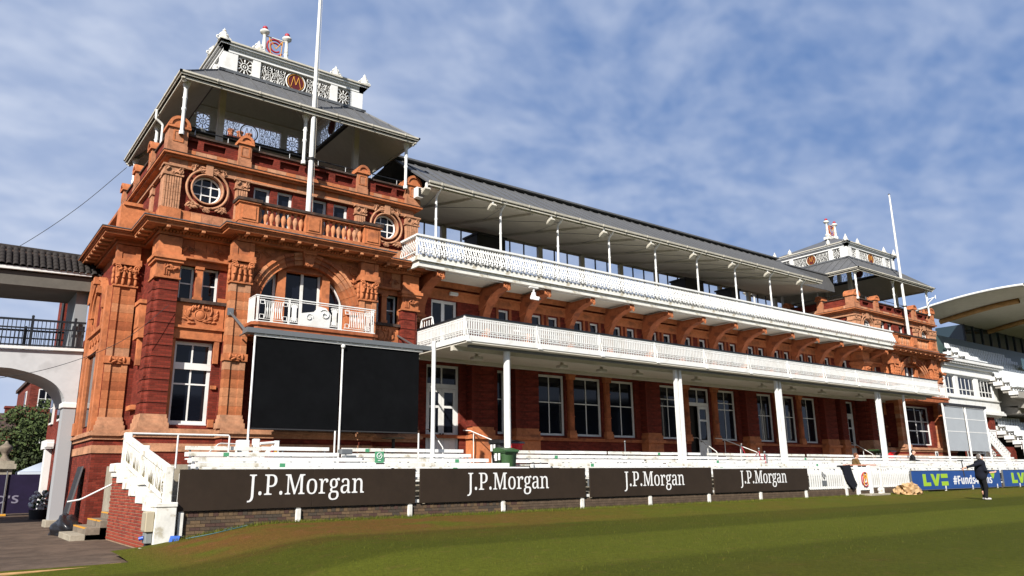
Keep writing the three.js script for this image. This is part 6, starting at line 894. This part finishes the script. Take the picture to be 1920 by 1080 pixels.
// ---------------------------------------------------------------- white wing and stand on the right
{
  const e = thing('white_wing', 'white painted wing with sash windows beside the far tower', 'building'), z = -7.6;
  const groups = [[55.95, 57.5, 2], [58.1, 61.0, 4], [61.7, 64.3, 4]];
  mesh('wall', [EX(shapeOf([[55.7, 5.6], [65.2, 5.6], [65.2, 8.9], [55.7, 8.9]], groups.map(([a, b]) => rectHole(a, b, 6.75, 8.2))), z - 0.35, z), B(55.7, 65.2, 5.6, 8.9, z - 6, z - 0.9), B(64.85, 65.2, 5.6, 8.9, z - 0.9, z - 0.35)], M.white, e);
  mesh('cornice', [B(55.7, 65.5, 8.9, 9.1, z - 6, z + 0.2), B(55.7, 65.8, 9.25, 9.45, z - 6, z + 0.5)], M.white, e); mesh('dentils', Array.from({ length: 34 }, (_, i) => B(56.3 + i * 0.28, 56.44 + i * 0.28, 9.1, 9.25, z, z + 0.4)), M.white, e).userData.kind = 'stuff'; mesh('cornice_bed', [B(55.7, 65.4, 9.1, 9.248, z - 6, z + 0.1)], M.cream, e);
  mesh('roof', [ZY([[z + 0.5, 9.46], [z + 0.5, 9.52], [z - 5, 11.2], [z - 6, 9.46]], 55.7, 65.8)], M.lead, e);
  mesh('sill', [B(55.7, 65.3, 6.5, 6.62, z, z + 0.12), B(55.7, 65.4, 5.6, 5.75, z, z + 0.15), B(55.7, 65.5, 5.4, 5.6, z - 6, z + 0.25), B(55.7, 65.3, 8.3, 8.42, z, z + 0.1)], M.white, e);
  for (const [a, b, n] of groups) windowUnit(a, b, 6.75, 8.2, z - 0.08, { v: Array.from({ length: n - 1 }, (_, i) => (i + 1) / n), h: [0.3], f: 0.07, b: 0.07, parent: e });
  mesh('soffit', [B(55.8, 65.2, 5.25, 5.4, z - 6, z)], M.soffit, e); mesh('brick_column', [B(63.0, 63.9, 1.2, 5.25, z - 0.9, z - 0.1)], M.brick, e); mesh('back_wall', [B(55.8, 65, 1.0, 5.3, z - 4, z - 3.8)], M.interior, e); mesh('base_wall', [B(62.3, 65.2, 0.8, 2.9, z - 2, z + 0.6)], M.brick, e);
  const s = thing('outside_stair', 'white wooden outside stair with railings below the white wing', 'stairs'); for (let i = 0; i < 9; i++) mesh('tread', [B(58.8 + i * 0.36, 59.2 + i * 0.36, 3.3 - i * 0.2, 3.36 - i * 0.2, z + 0.3, z + 1.3)], M.white, s);
  for (const zz of [z + 0.3, z + 1.3]) { mesh('stringer', [beam([58.7, 3.3, zz], [62.1, 1.35, zz], 0.06, 0.25)], M.white, s); mesh('handrail', [beam([58.7, 4.2, zz], [62.1, 2.3, zz], 0.06, 0.08), beam([58.7, 3.75, zz], [62.1, 1.8, zz], 0.04, 0.05)], M.white, s); for (let i = 0; i < 12; i++) mesh('baluster', [B(58.8 + i * 0.28, 58.87 + i * 0.28, 3.3 - i * 0.158, 4.15 - i * 0.158, zz - 0.03, zz + 0.03)], M.white, s); }
  mesh('landing', [B(58.9, 62.9, 3.2, 3.36, z - 0.9, z + 0.3), B(59.5, 62.9, 4.1, 4.2, z + 0.22, z + 0.3), ...Array.from({ length: 22 }, (_, i) => B(59.6 + i * 0.15, 59.66 + i * 0.15, 3.36, 4.1, z + 0.24, z + 0.28))], M.white, s);
  mesh('lattice', [...[1.7, 2.0, 2.3, 2.6].map((y) => B(55.6, 58.4, y, y + 0.1, z + 0.9, z + 1.0)), B(55.5, 55.7, 1.5, 2.9, z + 0.9, z + 1.0), B(58.3, 58.5, 1.5, 2.9, z + 0.9, z + 1.0)], M.white, s);
  const yw = single('yard_wall', [B(64.5, 74, 0.3, 3.4, -6.2, -6.0), B(67, 74, 3.4, 3.9, -6.2, -6.0), B(65.6, 66.3, 0.5, 2.5, -5.99, -5.96)], M.white, 'white painted wall below the tiered stand at right', 'wall'); void yw;
  // tiered stand
  const st = thing('grandstand', 'modern stand with rows of white seats and a white canopy roof', 'grandstand');
  const pan = join([RB(-0.2, 0.2, 0.36, 0.42, -0.2, 0.22, 0.02, 1), RB(-0.21, 0.21, 0.44, 0.86, -0.28, -0.23, 0.02, 1), B(-0.03, 0.03, 0, 0.36, -0.2, -0.1)]), seatMat = std({ color: C(0.60, 0.62, 0.63), roughness: 0.45 });
  const tier = (x0, nx, rows, zt, yt, dz, dy, lim) => { const g = []; for (let i = 0; i < rows; i++) { const z0 = zt + i * dz, y = yt - i * dy; g.push(B(x0 - 0.2, x0 + 40, y - 0.5, y, z0 - dz, z0 + 0.0)); mesh('step_end', [B(x0 - 0.32, x0 - 0.2, y - 0.28, y + 0.02, z0 - dz - 0.05, z0 + 0.1)], M.white, st); for (let k = 0; k < nx; k++) { const m = new THREE.Mesh(pan, seatMat); m.name = 'seat'; m.castShadow = m.receiveShadow = true; m.position.set(x0 + 0.3 + k * 0.52, y, z0 - dz * 0.45); st.add(m); } } mesh('tier', g, M.midGreyBrown, st); void lim; };
  tier(64.2, 24, 10, -10.3, 11.0, 0.5, 0.42); tier(65.0, 12, 5, -8.0, 4.6, 0.55, 0.4);
  mesh('under_structure', [ZY([[-11, 11], [-5.4, 6.6], [-5.4, 5.9], [-11, 6.6]], 66, 104), B(66, 104, 5.6, 6.2, -14, -6.6), B(67, 69, 6.2, 7.2, -7.4, -6.6)], M.midGreyBrown, st); mesh('concourse', [B(66.5, 104, 0, 5.6, -13, -12.8)], M.interior, st);
  mesh('back_screen', [B(64, 104, 11.0, 12.6, -11.3, -11.2)], std({ color: C(0.045, 0.075, 0.07), roughness: 0.4 }), st); mesh('glass_front', [B(70.5, 104, 12.3, 14.3, -11.6, -11.55), B(70.45, 70.5, 12.3, 14.3, -14, -11.6)], new THREE.MeshPhysicalMaterial({ color: C(0.02, 0.035, 0.045), roughness: 0.05 }), st); for (let i = 0; i < 8; i++) mesh('mullion', [B(70.5 + i * 1.9, 70.62 + i * 1.9, 12.3, 14.3, -11.55, -11.45)], M.dark, st);  // glass_front colour carries the darkness of the box interior
  mesh('core', [B(75, 104, 11, 14.4, -14, -12)], M.greySteel, st); mesh('balustrade_glass', [B(73, 90, 9.9, 10.9, -8.2, -8.16)], std({ color: C(0.16, 0.30, 0.27), roughness: 0.1 }), st);
  const sec = (x, t) => { const P2 = [], k = sstep(61, 80, x); for (let i = 0; i <= 16; i++) { const u = i / 16, zz = mix(-11.8, -3.2, u); P2.push([x, mix(14.5, 15.15, Math.sin(u * 2.0)) + k * 0.2 * u + 0.1 * Math.sin((x - 61) * 0.45) * u - t, zz]); } return P2; };
  const cg = (t) => { const v = [], id = [], nx = 20; for (let a = 0; a <= nx; a++) v.push(...sec(61.5 + a * 2, t).flat()); for (let a = 0; a < nx; a++) for (let i = 0; i < 16; i++) { const q = a * 17 + i; id.push(q, q + 1, q + 17, q + 1, q + 18, q + 17); } const g = new THREE.BufferGeometry(); g.setAttribute('position', new THREE.Float32BufferAttribute(v, 3)); g.setIndex(id); g.computeVertexNormals(); return g; };
  mesh('canopy', [cg(0)], M.white, st); mesh('canopy_lining', [cg(0.18)], M.soffit, st); const ed = sec(61.5, 0.06); mesh('canopy_edge', [TB(ed, 0.1, 40, 8, true), ...[63, 65].map((x) => TB([sec(x, 0.1)[16], sec(x + 1, 0.1)[16], sec(x + 2, 0.1)[16]], 0.13, 6, 6, true))], M.white, st); { const fr = []; for (let a = 0; a <= 20; a++) fr.push(sec(61.5 + a * 2, 0.08)[16]); mesh('canopy_edge', [TB(fr, 0.14, 60, 8, true)], M.white, st); }
  for (const x of [66.5, 76]) { const q = sec(x, 0.4); mesh('roof_beam', [TB(q.slice(0, 13), 0.22, 30, 8, true)], M.timber, st); } for (const x of [70, 78]) mesh('ceiling_lamp', [RB(x - 0.5, x + 0.5, sec(x, 0.4)[10][1] - 0.25, sec(x, 0.4)[10][1], -5.8, -5.1, 0.05, 1)], M.cream, st);
  // stand across the ground, mirrored in the ground-floor windows
  const fs = thing('far_grandstand', 'long dark stand across the ground, mirrored in the ground floor windows', 'grandstand');
  for (let i = 0; i < 14; i++) { const a0 = -0.55 + i * 0.11, f = (a, r) => [28 + Math.sin(a) * r, 12 + Math.cos(a) * r]; const q = [f(a0, 96), f(a0 + 0.108, 96), f(a0 + 0.108, 118), f(a0, 118)]; mesh('lower_tier', [PL(q, -0.5, 3)], M.interior, fs); mesh('fascia', [PL([f(a0, 95.6), f(a0 + 0.108, 95.6), f(a0 + 0.108, 96), f(a0, 96)], 2.4, 3.6)], i % 3 === 1 ? M.red : M.white, fs); mesh('upper_tier', [PL([f(a0, 102), f(a0 + 0.108, 102), f(a0 + 0.108, 118), f(a0, 118)], 5, 9)], M.dark, fs); mesh('upper_fascia', [PL([f(a0, 101.5), f(a0 + 0.108, 101.5), f(a0 + 0.108, 102), f(a0, 102)], 7.6, 8.6)], i % 4 ? M.steel : M.blue, fs); mesh('roof', [PL([f(a0, 100), f(a0 + 0.1085, 100), f(a0 + 0.1085, 120), f(a0, 120)], 15.5, 16.2), PL([f(a0, 117), f(a0 + 0.108, 117), f(a0 + 0.108, 118), f(a0, 118)], 9, 15.5)], M.greySteel, fs); }
}
// ---------------------------------------------------------------- people
// tapered capsules joined by a smooth minimum, meshed with surface nets
function skin(caps, cell, k = 0.035) {
  const lo = V(1e9, 1e9, 1e9), hi = V(-1e9, -1e9, -1e9); for (const c of caps) for (const j of [0, 3]) { const r = Math.max(c[6], c[7]) + 0.06; lo.min(V(c[j] - r, c[j + 1] - r, c[j + 2] - r)); hi.max(V(c[j] + r, c[j + 1] + r, c[j + 2] + r)); }
  const nx = Math.ceil((hi.x - lo.x) / cell) + 1, ny = Math.ceil((hi.y - lo.y) / cell) + 1, nz = Math.ceil((hi.z - lo.z) / cell) + 1, F = new Float32Array(nx * ny * nz);
  const at = (x, y, z) => { let s = 0; for (const c of caps) { const bx = c[3] - c[0], by = c[4] - c[1], bz = c[5] - c[2], px = x - c[0], py = y - c[1], pz = z - c[2], L = bx * bx + by * by + bz * bz || 1e-9, t = Math.min(1, Math.max(0, (px * bx + py * by + pz * bz) / L)), sq = c[8] || 1, dx = px - bx * t, dy = py - by * t, dz = (pz - bz * t) * sq; const d = Math.sqrt(dx * dx + dy * dy + dz * dz) - (c[6] + (c[7] - c[6]) * t); s += Math.exp(-d / k); } return -k * Math.log(s + 1e-30); };
  for (let l = 0; l < nz; l++) for (let j = 0; j < ny; j++) for (let i = 0; i < nx; i++) F[(l * ny + j) * nx + i] = at(lo.x + i * cell, lo.y + j * cell, lo.z + l * cell);
  const id = new Int32Array(F.length).fill(-1), pos = [], tri = [], I = (i, j, l) => (l * ny + j) * nx + i, E = [[0, 1], [2, 3], [4, 5], [6, 7], [0, 2], [1, 3], [4, 6], [5, 7], [0, 4], [1, 5], [2, 6], [3, 7]];
  for (let l = 0; l + 1 < nz; l++) for (let j = 0; j + 1 < ny; j++) for (let i = 0; i + 1 < nx; i++) { const c = []; for (let q = 0; q < 8; q++) c.push(F[I(i + (q & 1), j + ((q >> 1) & 1), l + (q >> 2))]); let n = 0, x = 0, y = 0, z = 0; for (const [a, b] of E) if ((c[a] < 0) !== (c[b] < 0)) { const t = c[a] / (c[a] - c[b]); x += mix(a & 1, b & 1, t); y += mix((a >> 1) & 1, (b >> 1) & 1, t); z += mix(a >> 2, b >> 2, t); n++; } if (n) { id[I(i, j, l)] = pos.length / 3; pos.push(lo.x + (i + x / n) * cell, lo.y + (j + y / n) * cell, lo.z + (l + z / n) * cell); } }
  const quad = (a, b, c, d, f) => { if (Math.min(a, b, c, d) < 0) return; if (f) tri.push(a, b, c, a, c, d); else tri.push(a, c, b, a, d, c); };
  for (let l = 1; l + 1 < nz; l++) for (let j = 1; j + 1 < ny; j++) for (let i = 1; i + 1 < nx; i++) { const f = F[I(i, j, l)] < 0; if (f !== F[I(i + 1, j, l)] < 0) quad(id[I(i, j - 1, l - 1)], id[I(i, j, l - 1)], id[I(i, j, l)], id[I(i, j - 1, l)], f); if (f !== F[I(i, j + 1, l)] < 0) quad(id[I(i - 1, j, l - 1)], id[I(i - 1, j, l)], id[I(i, j, l)], id[I(i, j, l - 1)], f); if (f !== F[I(i, j, l + 1)] < 0) quad(id[I(i - 1, j - 1, l)], id[I(i, j - 1, l)], id[I(i, j, l)], id[I(i - 1, j, l)], f); }
  const g = new THREE.BufferGeometry(); g.setAttribute('position', new THREE.Float32BufferAttribute(pos, 3)); g.setIndex(tri); g.computeVertexNormals(); return g;
}
const skinMat = std({ color: C(0.50, 0.27, 0.19), roughness: 0.6 });
// head at c, facing +x: skull, jaw, nose, ears, brow
const headCaps = ([x, y, z]) => [[x - 0.02, y + 0.03, z, x + 0.01, y + 0.02, z, 0.092, 0.088, 1.18], [x + 0.035, y - 0.06, z, x + 0.045, y - 0.075, z, 0.058, 0.05], [x + 0.1, y - 0.005, z, x + 0.122, y - 0.035, z, 0.011, 0.017], [x - 0.015, y - 0.01, z - 0.078, x - 0.02, y - 0.035, z - 0.08, 0.016, 0.012], [x - 0.015, y - 0.01, z + 0.078, x - 0.02, y - 0.035, z + 0.08, 0.016, 0.012], [x + 0.085, y + 0.025, z - 0.035, x + 0.085, y + 0.025, z + 0.035, 0.013, 0.013], [x + 0.09, y - 0.07, z - 0.02, x + 0.09, y - 0.07, z + 0.02, 0.011, 0.011]];
function hand([x, y, z], d, curlBy = 0.4) { // palm along unit direction d, five bent fingers
  const D = V(...d).normalize(), S = V(0, 0, 1).addScaledVector(D, -D.z).normalize(), N = V().crossVectors(D, S), o = V(x, y, z), P0 = (a, b, c) => o.clone().addScaledVector(D, a).addScaledVector(S, b).addScaledVector(N, c).toArray(), out = [[...P0(0, -0.018, 0), ...P0(0.075, -0.024, 0), 0.022, 0.017], [...P0(0, 0.014, 0), ...P0(0.075, 0.024, 0), 0.022, 0.017]];
  [[-0.03, 0.062], [-0.01, 0.078], [0.011, 0.073], [0.031, 0.056]].forEach(([s, l]) => { out.push([...P0(0.075, s, 0), ...P0(0.075 + l * 0.5, s * 1.1, -curlBy * 0.025), 0.0095, 0.009], [...P0(0.075 + l * 0.5, s * 1.1, -curlBy * 0.025), ...P0(0.075 + l * (1 - curlBy * 0.3), s * 1.1, -curlBy * 0.08), 0.009, 0.0075]); });
  out.push([...P0(0.015, -0.03, 0), ...P0(0.05, -0.062, -0.012), 0.012, 0.01], [...P0(0.05, -0.062, -0.012), ...P0(0.075, -0.066, -0.03), 0.01, 0.008]); return out;
}
const place = (o, x, y, z, turn) => { o.position.set(x, y, z); o.rotation.y = turn; return o; };
const person = (lab) => { const p = thing('person', lab, 'person'); return p; };
const faceBits = (p, [x, y, z]) => { for (const s of [-1, 1]) mesh('eye', [new THREE.SphereGeometry(0.011, 8, 6).translate(x + 0.088, y + 0.005, z + s * 0.033)], M.dark, p); };
const TURN = -36.9 * rad;
{
  const p = person('man in dark navy jacket and black trousers standing on the grass, arm stretched out'), H = [0.03, 1.6, 0], navy = std({ color: C(0.007, 0.008, 0.014), roughness: 0.95 }), black = std({ color: C(0.007, 0.0075, 0.009), roughness: 0.9 });
  const hd = [-0.73, 1.22, 0.2], hf = [0.36, 1.03, 0.16];
  mesh('body', [mergeGeometries([clean(skin([...headCaps(H), [0.0, 1.42, 0, 0.02, 1.53, 0, 0.062, 0.056], [0, 1.15, 0, 0, 1.4, 0, 0.1, 0.09]], 0.012, 0.012)), clean(skin([[-0.6, 1.25, 0.2, ...hd, 0.03, 0.027], ...hand(hd, [-1, -0.2, 0.05], 0.9)], 0.006, 0.008)), clean(skin([[0.24, 1.02, 0.17, ...hf, 0.03, 0.028], ...hand(hf, [1, 0.05, -0.1], 0.6)], 0.006, 0.008)), clean(skin([[-0.02, 0.05, 0.11, 0.0, 0.3, 0.1, 0.035, 0.045], [0.03, 0.05, -0.09, 0.0, 0.3, -0.08, 0.035, 0.045]], 0.015, 0.012))])], skinMat, p); faceBits(p, H);
  mesh('hair', [skin([[H[0] - 0.035, H[1] + 0.05, 0, H[0] - 0.01, H[1] + 0.065, 0, 0.095, 0.088, 1.15], [H[0] - 0.075, H[1] - 0.02, -0.03, H[0] - 0.075, H[1] - 0.02, 0.03, 0.045, 0.045]], 0.012, 0.012)], std({ color: C(0.10, 0.085, 0.075), roughness: 0.9 }), p);
  mesh('beard', [skin([[H[0] + 0.05, H[1] - 0.085, -0.03, H[0] + 0.05, H[1] - 0.085, 0.03, 0.04, 0.04], [H[0], H[1] - 0.07, 0.065, H[0] + 0.04, H[1] - 0.09, 0.045, 0.022, 0.026], [H[0], H[1] - 0.07, -0.065, H[0] + 0.04, H[1] - 0.09, -0.045, 0.022, 0.026]], 0.01, 0.01)], std({ color: C(0.09, 0.06, 0.045), roughness: 0.9 }), p);
  mesh('jacket', [skin([[-0.03, 0.93, 0, -0.01, 1.16, 0, 0.185, 0.19, 0.85], [-0.01, 1.16, 0, -0.01, 1.36, 0, 0.19, 0.15, 0.8], [0.1, 1.0, 0, 0.08, 1.14, 0, 0.13, 0.13], [-0.02, 1.4, -0.17, -0.02, 1.4, 0.17, 0.085, 0.085], [0, 1.44, 0, 0.01, 1.49, 0, 0.075, 0.07], [-0.02, 1.4, 0.2, -0.33, 1.32, 0.22, 0.08, 0.06], [-0.33, 1.32, 0.22, -0.65, 1.24, 0.2, 0.058, 0.042], [-0.02, 1.4, 0.19, 0.02, 1.12, 0.27, 0.078, 0.06], [-0.02, 1.4, -0.19, 0.0, 1.1, -0.26, 0.08, 0.062], [0.0, 1.1, -0.26, 0.28, 1.04, 0.1, 0.06, 0.045], [-0.03, 0.86, -0.08, -0.03, 0.86, 0.08, 0.15, 0.15]], 0.018, 0.022)], navy, p);
  mesh('trousers', [skin([[-0.02, 0.9, -0.07, -0.02, 0.9, 0.07, 0.14, 0.14], [-0.01, 0.85, 0.1, 0.03, 0.48, 0.11, 0.105, 0.075], [0.03, 0.48, 0.11, -0.02, 0.09, 0.11, 0.075, 0.062], [-0.01, 0.85, -0.1, 0.05, 0.48, -0.1, 0.105, 0.075], [0.05, 0.48, -0.1, 0.03, 0.09, -0.09, 0.075, 0.062]], 0.018, 0.02)], black, p);
  mesh('shoes', [skin([[-0.05, 0.045, 0.11, 0.13, 0.035, 0.12, 0.045, 0.038], [0, 0.045, -0.09, 0.18, 0.035, -0.08, 0.045, 0.038]], 0.012, 0.01)], std({ color: C(0.42, 0.40, 0.40), roughness: 0.7 }), p);
  mesh('headset', [new THREE.TorusGeometry(0.115, 0.008, 5, 18, Math.PI).rotateY(Math.PI / 2).translate(H[0] - 0.02, H[1] + 0.03, 0), new THREE.CylinderGeometry(0.035, 0.035, 0.03, 12).rotateX(Math.PI / 2).translate(H[0] - 0.02, H[1], 0.1)], M.letter, p);
  place(p, 29.3, lawnY(29.3, 4.6), 4.6, TURN); p.scale.setScalar(1.02);
  const st = thing('stick', 'thin black stick held upright in the standing man’s outstretched hand'.replace('’', "'"), 'stick'); mesh('shaft', [bar([-0.82, 0.9, 0.21], [-0.84, 1.54, 0.2], 0.02, 8)], M.dark, st); mesh('grip', [beam([-1.0, 1.52, 0.2], [-0.78, 1.53, 0.2], 0.04, 0.04)], M.dark, st); place(st, 29.3, lawnY(29.3, 4.6), 4.6, TURN);
}
function seated(lab, x, y, z, coat, turn, hairCol, scarf) { // y = seat height
  const p = person(lab), H = [0.0, 0.72, 0];
  mesh('body', [mergeGeometries([clean(skin([...headCaps(H), [-0.03, 0.5, 0, -0.01, 0.66, 0, 0.06, 0.055]], 0.012, 0.012)), clean(skin([[0.3, 0.2, 0.13, 0.38, 0.17, 0.1, 0.03, 0.028], ...hand([0.38, 0.17, 0.1], [1, -0.3, -0.2], 0.6), [0.3, 0.2, -0.13, 0.38, 0.17, -0.1, 0.03, 0.028], ...hand([0.38, 0.17, -0.1], [1, -0.3, 0.2], 0.6)], 0.007, 0.008))])], skinMat, p); faceBits(p, H);
  mesh('hair', [skin([[H[0] - 0.035, H[1] + 0.05, 0, H[0] - 0.005, H[1] + 0.07, 0, 0.095, 0.085, 1.15], [H[0] - 0.07, H[1] - 0.01, -0.03, H[0] - 0.07, H[1] - 0.01, 0.03, 0.048, 0.048]], 0.012, 0.012)], std({ color: hairCol, roughness: 0.9 }), p);
  mesh('jacket', [skin([[-0.08, 0.08, -0.05, -0.08, 0.08, 0.05, 0.17, 0.17], [-0.08, 0.1, 0, -0.07, 0.4, 0, 0.17, 0.15, 0.8], [-0.06, 0.5, -0.16, -0.06, 0.5, 0.16, 0.085, 0.085], [-0.06, 0.5, 0.2, 0.02, 0.24, 0.26, 0.075, 0.06], [0.02, 0.24, 0.26, 0.3, 0.2, 0.14, 0.058, 0.042], [-0.06, 0.5, -0.2, 0.02, 0.24, -0.26, 0.075, 0.06], [0.02, 0.24, -0.26, 0.3, 0.2, -0.14, 0.058, 0.042]], 0.018, 0.022)], coat, p);
  if (scarf) mesh('shirt_front', [skin([[0.03, 0.5, 0, 0.12, 0.12, 0, 0.06, 0.07]], 0.015, 0.012)], scarf, p);
  mesh('trousers', [skin([[-0.05, 0.09, 0.1, 0.42, 0.1, 0.11, 0.095, 0.075], [0.42, 0.1, 0.11, 0.46, -0.36, 0.11, 0.072, 0.058], [-0.05, 0.09, -0.1, 0.42, 0.1, -0.11, 0.095, 0.075], [0.42, 0.1, -0.11, 0.46, -0.36, -0.11, 0.072, 0.058]], 0.02, 0.02)], std({ color: C(0.03, 0.035, 0.05), roughness: 0.9 }), p); mesh('shoes', [skin([[0.44, -0.4, 0.11, 0.62, -0.41, 0.11, 0.045, 0.035], [0.44, -0.4, -0.11, 0.62, -0.41, -0.11, 0.045, 0.035]], 0.014, 0.01)], M.dark, p);
  return place(p, x, y, z, turn);
}
seated('man in brown tweed jacket sitting on the benches behind the picket fence', 31.9, ROW[1] - 0.36, -2.0, std({ map: mottled(128, 0.2, [0.11, 0.065, 0.025], 0.4, 9, 1), roughness: 0.95 }), TURN, C(0.10, 0.04, 0.02), std({ color: C(0.07, 0.09, 0.12), roughness: 0.9 }));
seated('person in a black coat sitting on the benches below the far tower', 41.9, ROW[3] - 0.36, -4.0, std({ color: C(0.010, 0.010, 0.012), roughness: 0.9 }), TURN - 0.5, C(0.04, 0.03, 0.025));

renderer.render(scene, camera);
